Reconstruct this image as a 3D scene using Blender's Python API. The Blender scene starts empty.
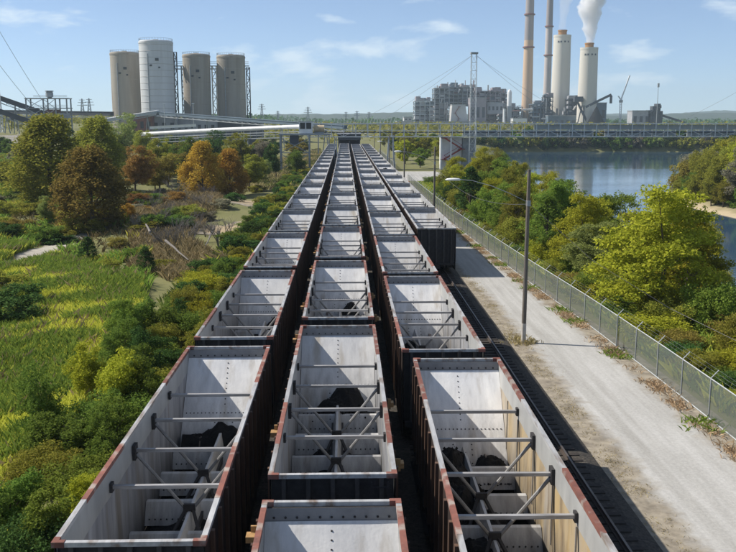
import bpy, math, random
import numpy as np
from mathutils import Vector, Matrix, noise as mnoise

random.seed(7)
R = math.radians
S = bpy.context.scene
COL = S.collection

# ------------------------------------------------------------------ camera, sky, sun, exposure
CAM_H = 12.4
FPX = 880.0                      # focal length in pixels of a 736 px wide picture
PITCH = math.atan(156 / 880.0)   # camera tilted down about 10 degrees
YAW = R(-1.474)
cam = bpy.data.cameras.new("camera")
cam.sensor_width = 36.0
cam.lens = 36.0 * FPX / 736.0
cam.clip_start = 0.5
cam.clip_end = 20000
camo = bpy.data.objects.new("camera", cam)
COL.objects.link(camo)
camo.location = (0, 0, CAM_H)
camo.rotation_euler = (R(90) - PITCH, 0, YAW)
S.camera = camo

SUN = Vector((-1.0, 0.24, 1.0)).normalized()      # direction towards the sun
SUN_EL = math.asin(SUN.z)
SUN_ROT = math.atan2(SUN.x, SUN.y)

world = bpy.data.worlds.new("World")
S.world = world
world.use_nodes = True
wn, wl = world.node_tree.nodes, world.node_tree.links
wn.clear()
w_out = wn.new("ShaderNodeOutputWorld")
w_bg = wn.new("ShaderNodeBackground")
w_bg.inputs[1].default_value = 0.1
sky = wn.new("ShaderNodeTexSky")
sky.sky_type = 'NISHITA'
sky.sun_disc = False
sky.sun_elevation = SUN_EL
sky.sun_rotation = SUN_ROT % (2 * math.pi)
sky.altitude = 100
sky.air_density = 0.6
sky.dust_density = 0.0
sky.ozone_density = 6.0
# thin veil and a few small fair-weather clouds, noise over the sky directions
tc = wn.new("ShaderNodeTexCoord")
wmap = wn.new("ShaderNodeMapping")
wmap.inputs["Location"].default_value = (5.1, 1.4, 0.3)
wmap.inputs["Scale"].default_value = (1.0, 1.0, 3.0)
wl.new(tc.outputs["Generated"], wmap.inputs[0])
nz = wn.new("ShaderNodeTexNoise")
nz.inputs["Scale"].default_value = 9.0
nz.inputs["Detail"].default_value = 8
nz.inputs["Roughness"].default_value = 0.55
nz.inputs["Distortion"].default_value = 0.25
wl.new(wmap.outputs[0], nz.inputs[0])
wr = wn.new("ShaderNodeValToRGB")
wr.color_ramp.elements[0].position = 0.55; wr.color_ramp.elements[0].color = (0.10, 0.10, 0.10, 1)
wr.color_ramp.elements[1].position = 0.67; wr.color_ramp.elements[1].color = (0.72, 0.72, 0.72, 1)
wl.new(nz.outputs[0], wr.inputs[0])
wmix = wn.new("ShaderNodeMixRGB")
wmix.inputs[2].default_value = (7.0, 7.8, 8.4, 1)
wl.new(wr.outputs[0], wmix.inputs[0]); wl.new(sky.outputs[0], wmix.inputs[1])
wl.new(wmix.outputs[0], w_bg.inputs[0]); wl.new(w_bg.outputs[0], w_out.inputs[0])

sun = bpy.data.lights.new("sun", 'SUN')
sun.energy = 5.0
sun.angle = R(0.53)
sun.color = (1.0, 0.94, 0.85)
suno = bpy.data.objects.new("sun", sun)
suno.rotation_euler = (-SUN).to_track_quat('-Z', 'Y').to_euler()
suno.location = (-60, 30, 90)
COL.objects.link(suno)

S.view_settings.view_transform = 'Standard'
S.view_settings.look = 'None'
S.view_settings.exposure = 0.36
S.view_settings.gamma = 1.0
S.cycles.max_bounces = 7
S.cycles.volume_bounces = 5
S.cycles.transparent_max_bounces = 24


# ------------------------------------------------------------------ helpers
def at(px, py, Y=None, Z=None):
    """point where the sight line of a photo pixel meets the plane y=Y or z=Z"""
    d = Vector((px - 368.0, FPX, -(py - 276.0)))
    c, s = math.cos(PITCH), math.sin(PITCH)
    v = Vector((d.x, d.y * c + d.z * s, -d.y * s + d.z * c))
    c, s = math.cos(YAW), math.sin(YAW)
    v = Vector((c * v.x - s * v.y, s * v.x + c * v.y, v.z))
    t = Y / v.y if Y is not None else (Z - CAM_H) / v.z
    return Vector((v.x * t, v.y * t, CAM_H + v.z * t))


def tag(o, label=None, cat=None, group=None, kind=None):
    if label: o["label"] = label
    if cat: o["category"] = cat
    if group: o["group"] = group
    if kind: o["kind"] = kind
    return o


def empty(name, loc=(0, 0, 0), rz=0.0):
    o = bpy.data.objects.new(name, None)
    o.empty_display_size = 0.5
    o.location = loc
    o.rotation_euler = (0, 0, rz)
    COL.objects.link(o)
    return o


class MB:
    """collects shapes and links them as ONE mesh object"""
    def __init__(self):
        self.v, self.f, self.m = [], [], []

    def face(self, pts, mi=0):
        n = len(self.v)
        self.v += [tuple(p) for p in pts]
        self.f.append(tuple(range(n, n + len(pts)))); self.m.append(mi)

    def box(self, x0, x1, y0, y1, z0, z1, mi=0, faces=None):
        n = len(self.v)
        self.v += [(x0, y0, z0), (x1, y0, z0), (x1, y1, z0), (x0, y1, z0), (x0, y0, z1), (x1, y0, z1), (x1, y1, z1), (x0, y1, z1)]
        fs = [(0, 3, 2, 1), (4, 5, 6, 7), (0, 1, 5, 4), (1, 2, 6, 5), (2, 3, 7, 6), (3, 0, 4, 7)]  # -z +z -y +x +y -x
        for i, q in enumerate(fs):
            self.f.append(tuple(n + k for k in q))
            self.m.append(faces[i] if faces else mi)
        return self

    def bar(self, p, q, w, h=None, mi=0):
        p, q = Vector(p), Vector(q)
        h = h or w
        d = (q - p)
        if d.length < 1e-6: return self
        d.normalize()
        up = Vector((0, 0, 1)) if abs(d.z) < 0.95 else Vector((0, 1, 0))
        s = d.cross(up).normalized(); u = s.cross(d)
        n = len(self.v)
        for b in (p, q):
            for a, c in ((-1, -1), (1, -1), (1, 1), (-1, 1)):
                self.v.append(tuple(b + s * (a * w / 2) + u * (c * h / 2)))
        for fq in ((0, 1, 2, 3), (4, 7, 6, 5), (0, 4, 5, 1), (1, 5, 6, 2), (2, 6, 7, 3), (3, 7, 4, 0)):
            self.f.append(tuple(n + k for k in fq)); self.m.append(mi)
        return self

    def tube(self, p, q, r0, r1=None, n=8, mi=0, cap=True):
        p, q = Vector(p), Vector(q)
        r1 = r0 if r1 is None else r1
        d = (q - p)
        if d.length < 1e-6: return self
        d.normalize()
        a = Vector((1, 0, 0)) if abs(d.x) < 0.9 else Vector((0, 1, 0))
        s = d.cross(a).normalized(); u = d.cross(s)
        b = len(self.v)
        for c, r in ((p, r0), (q, r1)):
            for i in range(n):
                t = 2 * math.pi * i / n
                self.v.append(tuple(c + s * (math.cos(t) * r) + u * (math.sin(t) * r)))
        for i in range(n):
            j = (i + 1) % n
            self.f.append((b + i, b + j, b + n + j, b + n + i)); self.m.append(mi)
        if cap:
            self.f.append(tuple(b + i for i in reversed(range(n)))); self.m.append(mi)
            self.f.append(tuple(b + n + i for i in range(n))); self.m.append(mi)
        return self

    def path(self, pts, r, n=6, mi=0):
        for a, c in zip(pts[:-1], pts[1:]):
            self.tube(a, c, r, r, n, mi)
        return self

    def lathe(self, prof, n=32, mi=0, cx=0, cy=0, cap=True):
        b = len(self.v)
        for r, z in prof:
            for i in range(n):
                t = 2 * math.pi * i / n
                self.v.append((cx + r * math.cos(t), cy + r * math.sin(t), z))
        for k in range(len(prof) - 1):
            for i in range(n):
                j = (i + 1) % n
                self.f.append((b + k * n + i, b + k * n + j, b + (k + 1) * n + j, b + (k + 1) * n + i)); self.m.append(mi)
        if cap:
            self.f.append(tuple(b + (len(prof) - 1) * n + i for i in range(n))); self.m.append(mi)
        return self

    def prism(self, pts, axis, a, c, mi=0):
        """extrude a 2D outline between a and c along 'x' or 'y'"""
        n = len(self.v); k = len(pts)
        for t in (a, c):
            for (p, q) in pts:
                self.v.append((t, p, q) if axis == 'x' else (p, t, q) if axis == 'y' else (p, q, t))
        for i in range(k):
            j = (i + 1) % k
            self.f.append((n + i, n + j, n + k + j, n + k + i)); self.m.append(mi)
        self.f.append(tuple(n + i for i in reversed(range(k)))); self.m.append(mi)
        self.f.append(tuple(n + k + i for i in range(k))); self.m.append(mi)
        return self

    def mesh(self, name, mats, smooth=False):
        me = bpy.data.meshes.new(name)
        me.from_pydata(self.v, [], self.f)
        mats = mats if isinstance(mats, (list, tuple)) else [mats]
        for m in mats: me.materials.append(m)
        if len(mats) > 1: me.polygons.foreach_set("material_index", self.m)
        if smooth: me.polygons.foreach_set("use_smooth", [True] * len(me.polygons))
        me.update()
        return me

    def build(self, name, mats, parent=None, loc=None, smooth=False):
        return put(name, self.mesh(name, mats, smooth), parent, loc)


def put(name, me, parent=None, loc=None):
    o = bpy.data.objects.new(name, me)
    COL.objects.link(o)
    if parent: o.parent = parent
    if loc is not None: o.location = loc
    return o


def np_mesh(name, verts, k, mat):
    """mesh of loose k-sided faces from an (n*k,3) array"""
    verts = np.asarray(verts, dtype=np.float32)
    nv = len(verts); nf = nv // k
    me = bpy.data.meshes.new(name)
    me.vertices.add(nv); me.vertices.foreach_set("co", verts.ravel())
    me.loops.add(nv); me.loops.foreach_set("vertex_index", np.arange(nv, dtype=np.int32))
    me.polygons.add(nf); me.polygons.foreach_set("loop_start", np.arange(0, nv, k, dtype=np.int32))
    me.update(calc_edges=True)
    for m in (mat if isinstance(mat, (list, tuple)) else [mat]): me.materials.append(m)
    return me


def copy_tree(o, parent=None):
    c = o.copy(); COL.objects.link(c)
    if parent: c.parent = parent
    for ch in o.children: copy_tree(ch, c)
    return c


ONES = "zeroth first second third fourth fifth sixth seventh eighth ninth tenth eleventh twelfth thirteenth fourteenth fifteenth sixteenth seventeenth eighteenth nineteenth".split()
TENS = {2: "twenty", 3: "thirty", 4: "forty", 5: "fifty", 6: "sixty", 7: "seventy", 8: "eighty", 9: "ninety"}
def nth(n):
    if n < 20: return ONES[n]
    t, u = divmod(n, 10)
    return TENS[t][:-1] + "ieth" if u == 0 else TENS[t] + "-" + ONES[u]


# ------------------------------------------------------------------ materials
def mat(name, c1, c2=None, scale=3.0, rough=0.75, metal=0.0, bump=0.0, bscale=20.0, stretch=(1, 1, 1), coords='Object',
        c3=None, s3=0.6, t3=(0.55, 0.7), rnd=True, detail=6, spec=0.3, vary=0.0, dust=0.0):
    m = bpy.data.materials.new(name); m.use_nodes = True
    n, l = m.node_tree.nodes, m.node_tree.links
    b = n["Principled BSDF"]
    b.inputs["Roughness"].default_value = rough
    b.inputs["Metallic"].default_value = metal
    b.inputs["Specular IOR Level"].default_value = spec
    c2 = c2 or tuple(x * 0.75 for x in c1)
    t = n.new("ShaderNodeTexCoord")
    mp = n.new("ShaderNodeMapping"); mp.inputs["Scale"].default_value = stretch
    src = t.outputs["Object"]
    if coords == 'World':
        g = n.new("ShaderNodeNewGeometry"); src = g.outputs["Position"]
    if rnd and coords != 'World':
        oi = n.new("ShaderNodeObjectInfo")
        sc = n.new("ShaderNodeVectorMath"); sc.operation = 'MULTIPLY_ADD'
        sc.inputs[1].default_value = (37.0, 53.0, 71.0)
        cb = n.new("ShaderNodeCombineXYZ")
        for i in range(3): l.new(oi.outputs["Random"], cb.inputs[i])
        l.new(cb.outputs[0], sc.inputs[0]); l.new(src, sc.inputs[2]); src = sc.outputs[0]
    l.new(src, mp.inputs[0])
    nz = n.new("ShaderNodeTexNoise"); nz.inputs["Scale"].default_value = scale
    nz.inputs["Detail"].default_value = detail; nz.inputs["Roughness"].default_value = 0.62
    l.new(mp.outputs[0], nz.inputs[0])
    r = n.new("ShaderNodeValToRGB")
    r.color_ramp.elements[0].position = 0.32; r.color_ramp.elements[1].position = 0.68
    r.color_ramp.elements[0].color = (*c1, 1); r.color_ramp.elements[1].color = (*c2, 1)
    l.new(nz.outputs[0], r.inputs[0]); col = r.outputs[0]
    if c3:
        n3 = n.new("ShaderNodeTexNoise"); n3.inputs["Scale"].default_value = s3; n3.inputs["Detail"].default_value = 5
        l.new(mp.outputs[0], n3.inputs[0])
        r3 = n.new("ShaderNodeValToRGB")
        r3.color_ramp.elements[0].position, r3.color_ramp.elements[1].position = t3
        l.new(n3.outputs[0], r3.inputs[0])
        mm = n.new("ShaderNodeMixRGB"); mm.inputs[2].default_value = (*c3, 1)
        l.new(r3.outputs[0], mm.inputs[0]); l.new(col, mm.inputs[1]); col = mm.outputs[0]
    if dust:
        # coal dust lying thick near the hoppers, thinning unevenly up the sheets
        sz = n.new("ShaderNodeSeparateXYZ"); l.new(t.outputs["Object"], sz.inputs[0])
        nd = n.new("ShaderNodeTexNoise"); nd.inputs["Scale"].default_value = 1.7; nd.inputs["Detail"].default_value = 7; nd.inputs["Roughness"].default_value = 0.7
        l.new(mp.outputs[0], nd.inputs[0])
        ma = n.new("ShaderNodeMath"); ma.operation = 'MULTIPLY_ADD'; ma.inputs[1].default_value = -2.6; l.new(nd.outputs[0], ma.inputs[0]); l.new(sz.outputs[2], ma.inputs[2])
        mr = n.new("ShaderNodeMapRange"); mr.inputs[1].default_value = -0.9; mr.inputs[2].default_value = 0.95; mr.inputs[3].default_value = dust; mr.inputs[4].default_value = 0.0
        l.new(ma.outputs[0], mr.inputs[0])
        md = n.new("ShaderNodeMixRGB"); md.inputs[2].default_value = (0.03, 0.03, 0.032, 1)
        l.new(mr.outputs[0], md.inputs[0]); l.new(col, md.inputs[1]); col = md.outputs[0]
    if vary:
        ov = n.new("ShaderNodeObjectInfo"); mv = n.new("ShaderNodeMapRange"); mv.inputs[3].default_value = 1 - vary; mv.inputs[4].default_value = 1 + vary * 0.5
        l.new(ov.outputs["Random"], mv.inputs[0]); hv = n.new("ShaderNodeHueSaturation"); l.new(mv.outputs[0], hv.inputs["Value"]); l.new(col, hv.inputs["Color"]); col = hv.outputs[0]
    l.new(col, b.inputs["Base Color"])
    if bump:
        nb = n.new("ShaderNodeTexNoise"); nb.inputs["Scale"].default_value = bscale; nb.inputs["Detail"].default_value = 4
        l.new(src, nb.inputs[0])
        bp = n.new("ShaderNodeBump"); bp.inputs["Strength"].default_value = bump; bp.inputs["Distance"].default_value = 0.05
        l.new(nb.outputs[0], bp.inputs["Height"]); l.new(bp.outputs[0], b.inputs["Normal"])
    m["out"] = 1
    return m


def leaf_mat(name, ca, cb, trans=0.45, rough=0.6):
    m = bpy.data.materials.new(name); m.use_nodes = True
    n, l = m.node_tree.nodes, m.node_tree.links
    n.clear()
    out = n.new("ShaderNodeOutputMaterial")
    g = n.new("ShaderNodeNewGeometry"); oi = n.new("ShaderNodeObjectInfo")
    r = n.new("ShaderNodeValToRGB")
    r.color_ramp.elements[0].color = (*ca, 1); r.color_ramp.elements[1].color = (*cb, 1)
    l.new(g.outputs["Random Per Island"], r.inputs[0])
    hsv = n.new("ShaderNodeHueSaturation")
    hm = n.new("ShaderNodeMapRange"); hm.inputs[3].default_value = 0.485; hm.inputs[4].default_value = 0.515
    vm = n.new("ShaderNodeMapRange"); vm.inputs[3].default_value = 0.8; vm.inputs[4].default_value = 1.2
    l.new(oi.outputs["Random"], hm.inputs[0]); l.new(oi.outputs["Random"], vm.inputs[0])
    l.new(hm.outputs[0], hsv.inputs["Hue"]); l.new(vm.outputs[0], hsv.inputs["Value"]); l.new(r.outputs[0], hsv.inputs["Color"])
    d = n.new("ShaderNodeBsdfDiffuse"); t = n.new("ShaderNodeBsdfTranslucent")
    mx = n.new("ShaderNodeMixShader"); mx.inputs[0].default_value = trans
    l.new(hsv.outputs[0], d.inputs[0]); l.new(hsv.outputs[0], t.inputs[0])
    l.new(d.outputs[0], mx.inputs[1]); l.new(t.outputs[0], mx.inputs[2]); l.new(mx.outputs[0], out.inputs[0])
    return m


# car metals
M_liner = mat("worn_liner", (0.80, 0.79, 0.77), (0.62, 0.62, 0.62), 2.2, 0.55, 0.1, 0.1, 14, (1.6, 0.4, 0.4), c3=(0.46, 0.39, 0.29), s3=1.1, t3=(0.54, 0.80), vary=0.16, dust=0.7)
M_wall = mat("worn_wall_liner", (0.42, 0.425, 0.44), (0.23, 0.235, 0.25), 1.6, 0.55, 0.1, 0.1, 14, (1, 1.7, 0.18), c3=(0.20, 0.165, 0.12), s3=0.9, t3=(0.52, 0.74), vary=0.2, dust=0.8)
M_stain = mat("stained_liner", (0.46, 0.34, 0.17), (0.36, 0.335, 0.30), 0.7, 0.6, 0.1, 0.1, 14, (1, 1.2, 0.25), c3=(0.17, 0.125, 0.08), s3=1.5, t3=(0.5, 0.72), dust=0.9)
M_cleanband = mat("clean_band", (0.45, 0.45, 0.43), (0.33, 0.33, 0.32), 1.0, 0.5, 0.2, 0.05, 14, (1, 1, 0.5))
M_brown = mat("brown_painted_steel", (0.034, 0.021, 0.016), (0.020, 0.014, 0.012), 2.2, 0.75, 0, 0.15, 18, (1, 1, 0.4), c3=(0.055, 0.033, 0.024), s3=1.4)
M_rib = mat("rib_steel", (0.135, 0.078, 0.05), (0.06, 0.037, 0.027), 3, 0.75, 0, 0.1, 18, (1, 1, 0.3))
M_chord = mat("chord_alloy", (0.56, 0.55, 0.53), (0.38, 0.37, 0.36), 2.0, 0.5, 0.3, 0.06, 20, (3, 0.6, 3), c3=(0.24, 0.18, 0.135), s3=1.3, t3=(0.5, 0.68), vary=0.2)
M_red = mat("faded_red_paint", (0.27, 0.105, 0.075), (0.17, 0.075, 0.058), 3.5, 0.75, 0, 0.1, 25, c3=(0.34, 0.28, 0.24), s3=2.2, t3=(0.52, 0.66), vary=0.25)
M_post = mat("end_post_steel", (0.085, 0.078, 0.074), (0.05, 0.046, 0.044), 4, 0.75)
M_endin = mat("end_wall_inner", (0.30, 0.30, 0.30), (0.20, 0.20, 0.205), 1.3, 0.6, 0.1, 0.05, 14)
M_dark = mat("sooty_steel", (0.045, 0.042, 0.042), (0.025, 0.024, 0.025), 4, 0.8, 0, 0.2, 20)
M_bar = mat("bar_steel", (0.46, 0.45, 0.44), (0.24, 0.225, 0.21), 3, 0.5, 0.25, 0.05, 20, (0.5, 3, 3))
M_brace = mat("brace_steel", (0.30, 0.30, 0.30), (0.17, 0.165, 0.16), 3, 0.6, 0.2, 0.05, 20)
M_tan = mat("tan_bracket", (0.45, 0.28, 0.12), (0.30, 0.17, 0.07), 8, 0.7)
M_coal = mat("coal", (0.007, 0.007, 0.008), (0.014, 0.014, 0.015), 6, 0.85, 0, 0.6, 18, spec=0.12)
M_steel = mat("rail_steel", (0.20, 0.17, 0.15), (0.10, 0.075, 0.06), 2, 0.45, 0.6, 0.05, 20, (1, 0.2, 1))
M_tie = mat("sleeper_wood", (0.055, 0.045, 0.038), (0.03, 0.026, 0.024), 5, 0.9, 0, 0.3, 25)
# ground
M_ballast = mat("coal_stained_ballast", (0.030, 0.027, 0.024), (0.09, 0.078, 0.064), 9, 0.95, 0, 1.0, 11, coords='World', c3=(0.02, 0.02, 0.02), s3=0.5)
# plant and steel
M_galv = mat("galvanised", (0.52, 0.54, 0.54), (0.40, 0.42, 0.43), 1.2, 0.55, 0.2, rnd=True)
M_galvd = mat("weathered_galvanised", (0.36, 0.38, 0.38), (0.25, 0.27, 0.28), 1.2, 0.6, 0.1)
M_gal = mat("gallery_paint", (0.66, 0.68, 0.66), (0.54, 0.56, 0.55), 0.8, 0.6)
M_galp = mat("gallery_panel", (0.58, 0.61, 0.62), (0.48, 0.52, 0.54), 0.8, 0.6)
M_white = mat("white_paint", (0.78, 0.78, 0.76), (0.64, 0.65, 0.65), 0.8, 0.5)
M_cover = mat("white_sheet_cover", (0.80, 0.80, 0.78), (0.66, 0.66, 0.64), 0.5, 0.45)
M_conc = mat("silo_concrete", (0.40, 0.36, 0.295), (0.31, 0.285, 0.245), 0.25, 0.85, 0, 0, 5, (1, 1, 0.08), c3=(0.23, 0.20, 0.165), s3=0.2, t3=(0.5, 0.75))
M_concw = mat("silo_white", (0.62, 0.63, 0.63), (0.52, 0.53, 0.53), 0.25, 0.7, 0, 0, 5, (1, 1, 0.06), c3=(0.36, 0.36, 0.35), s3=0.22, t3=(0.62, 0.82))
M_chim = mat("chimney_concrete", (0.60, 0.57, 0.50), (0.53, 0.50, 0.44), 0.05, 0.85, stretch=(1, 1, 0.15))
M_chimt = mat("chimney_tan", (0.56, 0.40, 0.27), (0.48, 0.34, 0.23), 0.06, 0.85, stretch=(1, 1, 0.15))
M_chimp = mat("chimney_upper", (0.34, 0.30, 0.29), (0.27, 0.24, 0.24), 0.06, 0.85, stretch=(1, 1, 0.15))
M_cap = mat("rusty_flue", (0.42, 0.22, 0.07), (0.28, 0.14, 0.05), 0.2, 0.8)
M_grey = mat("plant_grey", (0.38, 0.39, 0.41), (0.24, 0.25, 0.27), 0.15, 0.8, c3=(0.18, 0.17, 0.17), s3=0.1)
M_mauve = mat("plant_mauve", (0.33, 0.29, 0.30), (0.24, 0.22, 0.23), 0.08, 0.8)
M_pale = mat("plant_pale", (0.52, 0.51, 0.49), (0.42, 0.41, 0.40), 0.08, 0.8)
M_plantd = mat("plant_dark", (0.09, 0.10, 0.115), (0.05, 0.055, 0.06), 0.1, 0.8)
M_blue = mat("plant_blue", (0.13, 0.18, 0.22), (0.09, 0.12, 0.15), 0.1, 0.7)
M_rust = mat("stair_red", (0.30, 0.055, 0.04), (0.20, 0.05, 0.04), 1, 0.7)
M_rustd = mat("stair_brown", (0.24, 0.12, 0.10), (0.17, 0.09, 0.08), 1, 0.7)
M_wood = mat("pole_wood", (0.19, 0.165, 0.135), (0.11, 0.095, 0.08), 4, 0.9, 0, 0.3, 12, (4, 4, 0.3))
M_poleband = mat("pole_band", (0.50, 0.48, 0.44), (0.38, 0.36, 0.33), 5, 0.8)
M_wire = mat("wire", (0.12, 0.12, 0.12), (0.08, 0.08, 0.08), 4, 0.6)
M_cable = mat("cable", (0.30, 0.32, 0.34), (0.22, 0.24, 0.26), 4, 0.6)
M_glassd = mat("dark_glass", (0.02, 0.022, 0.025), (0.03, 0.032, 0.035), 4, 0.15)
M_bark = mat("bark", (0.13, 0.10, 0.075), (0.07, 0.055, 0.042), 6, 0.95, 0, 0.3, 14, (3, 3, 0.6))
M_deadwood = mat("dead_wood", (0.23, 0.205, 0.18), (0.15, 0.135, 0.12), 5, 0.95)
M_rebar = mat("orange_barrel", (0.60, 0.16, 0.03), (0.5, 0.13, 0.03), 4, 0.6)

L = dict(
    green=leaf_mat("leaf_green", (0.1, 0.165, 0.03), (0.2, 0.275, 0.05)),
    bright=leaf_mat("leaf_bright_green", (0.14, 0.21, 0.033), (0.27, 0.345, 0.06)),
    yellow=leaf_mat("leaf_yellow_green", (0.27, 0.295, 0.026), (0.47, 0.45, 0.05), 0.45),
    olive=leaf_mat("leaf_olive", (0.19, 0.21, 0.032), (0.36, 0.34, 0.06)),
    dark=leaf_mat("leaf_dark_green", (0.045, 0.095, 0.026), (0.09, 0.155, 0.04), 0.25),
    brown=leaf_mat("leaf_brown_olive", (0.19, 0.165, 0.04), (0.36, 0.28, 0.07)),
    rust=leaf_mat("leaf_rust", (0.25, 0.145, 0.042), (0.39, 0.24, 0.07)),
    orange=leaf_mat("leaf_orange", (0.36, 0.22, 0.036), (0.54, 0.34, 0.06)),
    grey=leaf_mat("leaf_grey", (0.21, 0.2, 0.14), (0.33, 0.31, 0.21)),
    pale=leaf_mat("leaf_pale_green", (0.21, 0.27, 0.07), (0.36, 0.4, 0.13)),
)
G_yellow = leaf_mat("grass_yellow", (0.42, 0.44, 0.05), (0.70, 0.67, 0.12), 0.4)
G_green = leaf_mat("grass_green", (0.13, 0.21, 0.035), (0.27, 0.35, 0.06), 0.4)
G_dry = leaf_mat("grass_dry", (0.26, 0.20, 0.10), (0.42, 0.34, 0.18), 0.3)
G_orange = leaf_mat("grass_orange", (0.38, 0.25, 0.15), (0.52, 0.40, 0.27), 0.3)
G_slope = leaf_mat("grass_slope", (0.085, 0.125, 0.03), (0.18, 0.22, 0.05), 0.35)
G_brown = leaf_mat("weeds_brown", (0.13, 0.105, 0.05), (0.23, 0.18, 0.08), 0.3)

# ------------------------------------------------------------------ terrain, river, road, yard
RIVER = np.array([(34, -60), (33, 20), (31, 60), (30, 90), (32, 130), (36, 180), (42, 250), (55, 340), (72, 430), (82, 461),
                  (140, 464), (220, 458), (330, 446), (520, 430), (900, 420), (900, 350), (520, 372), (360, 368), (230, 350), (180, 318), (118, 258), (88, 222), (74, 200),
                  (67, 186), (65.5, 165), (66, 147), (68, 120), (72, 80), (76, 20), (78, -60)], dtype=float)


def river_sd(x, y):
    """signed distance to the river outline, negative in the water"""
    x = np.asarray(x, float); y = np.asarray(y, float)
    d = np.full(x.shape, 1e9); ins = np.zeros(x.shape, bool)
    n = len(RIVER)
    for i in range(n):
        ax, ay = RIVER[i]; bx, by = RIVER[(i + 1) % n]
        ex, ey = bx - ax, by - ay
        t = np.clip(((x - ax) * ex + (y - ay) * ey) / (ex * ex + ey * ey), 0, 1)
        d = np.minimum(d, np.hypot(x - ax - t * ex, y - ay - t * ey))
        c = ((ay > y) != (by > y)) & (x < (bx - ax) * (y - ay) / ((by - ay) if by != ay else 1e-9) + ax)
        ins ^= c
    return np.where(ins, -d, d)


def sstep(a, b, v):
    t = np.clip((v - a) / (b - a), 0, 1)
    return t * t * (3 - 2 * t)


def height(x, y):
    x = np.asarray(x, float); y = np.asarray(y, float)
    h = 0.55 * np.sin(x * 0.11 + 1.3) * np.sin(y * 0.083 + 0.5) + 0.35 * np.sin(x * 0.23 + y * 0.19) + 0.2 * np.sin(x * 0.41 - y * 0.33)
    h = h * (sstep(-9, -20, x)) + 0.3 * sstep(17, 30, x) * np.sin(x * 0.3) * np.sin(y * 0.21)
    h = h - 0.5 * sstep(-9, -14, x) * sstep(140, 60, y)
    h = h + 7.0 * sstep(-55, -150, x) * sstep(170, 380, y)
    h = h + 2.0 * sstep(420, 900, y)
    d = river_sd(x, y)
    spit = sstep(50, 70, x) * sstep(445, 400, y)
    w = 9 + 16 * spit
    bank = sstep(0, 1, d / w)
    h = np.where(d > 0, -4.05 + (h + 4.05) * np.power(np.clip(d / w, 0, 1), 0.42 + 0.38 * spit), -4.05 - np.minimum(-d * 0.3, 3.0))
    return h


GX = np.unique(np.concatenate([np.linspace(-6000, -500, 18), np.linspace(-500, -120, 30), np.linspace(-120, 120, 121), np.linspace(120, 520, 60), np.linspace(520, 6000, 20)]))
GY = np.unique(np.concatenate([np.linspace(-70, 260, 166), np.linspace(260, 520, 66), np.linspace(520, 1500, 24), np.linspace(1500, 9000, 14)]))
HX, HY = np.meshgrid(GX, GY)
HZ = height(HX, HY)


def gz(x, y):
    i = min(max(int(np.searchsorted(GX, x)) - 1, 0), len(GX) - 2); j = min(max(int(np.searchsorted(GY, y)) - 1, 0), len(GY) - 2)
    u = (x - GX[i]) / (GX[i + 1] - GX[i]); v = (y - GY[j]) / (GY[j + 1] - GY[j])
    return float(HZ[j, i] * (1 - u) * (1 - v) + HZ[j, i + 1] * u * (1 - v) + HZ[j + 1, i] * (1 - u) * v + HZ[j + 1, i + 1] * u * v)


def gz_np(x, y):
    i = np.clip(np.searchsorted(GX, x) - 1, 0, len(GX) - 2); j = np.clip(np.searchsorted(GY, y) - 1, 0, len(GY) - 2)
    u = (x - GX[i]) / (GX[i + 1] - GX[i]); v = (y - GY[j]) / (GY[j + 1] - GY[j])
    return HZ[j, i] * (1 - u) * (1 - v) + HZ[j, i + 1] * u * (1 - v) + HZ[j + 1, i] * (1 - u) * v + HZ[j + 1, i + 1] * u * v


def ground_material():
    m = mat("ground_soil", (0.125, 0.135, 0.042), (0.20, 0.185, 0.075), 0.35, 0.95, 0, 0.6, 2.5, coords='World', c3=(0.15, 0.145, 0.055), s3=0.06, t3=(0.45, 0.6))
    n, l = m.node_tree.nodes, m.node_tree.links
    b = n["Principled BSDF"]
    src = b.inputs["Base Color"].links[0].from_socket
    g = n.new("ShaderNodeNewGeometry"); sp = n.new("ShaderNodeSeparateXYZ"); l.new(g.outputs["Position"], sp.inputs[0])
    nzz = n.new("ShaderNodeTexNoise"); nzz.inputs["Scale"].default_value = 0.5; nzz.inputs["Detail"].default_value = 4
    l.new(g.outputs["Position"], nzz.inputs[0])
    ad = n.new("ShaderNodeMath"); ad.operation = 'MULTIPLY_ADD'; ad.inputs[1].default_value = 1.1
    l.new(nzz.outputs[0], ad.inputs[0]); l.new(sp.outputs[2], ad.inputs[2])
    mr = n.new("ShaderNodeMapRange"); mr.inputs[1].default_value = -3.2; mr.inputs[2].default_value = -2.2; mr.inputs[3].default_value = 1; mr.inputs[4].default_value = 0
    l.new(ad.outputs[0], mr.inputs[0])
    yr = n.new("ShaderNodeMapRange"); yr.inputs[1].default_value = 300; yr.inputs[2].default_value = 380; yr.inputs[3].default_value = 1; yr.inputs[4].default_value = 0.0; l.new(sp.outputs[1], yr.inputs[0])
    mu_ = n.new("ShaderNodeMath"); mu_.operation = 'MULTIPLY'; l.new(mr.outputs[0], mu_.inputs[0]); l.new(yr.outputs[0], mu_.inputs[1])
    mm = n.new("ShaderNodeMixRGB"); mm.inputs[2].default_value = (0.42, 0.34, 0.22, 1)
    l.new(mu_.outputs[0], mm.inputs[0]); l.new(src, mm.inputs[1]); l.new(mm.outputs[0], b.inputs["Base Color"])
    return m


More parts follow.
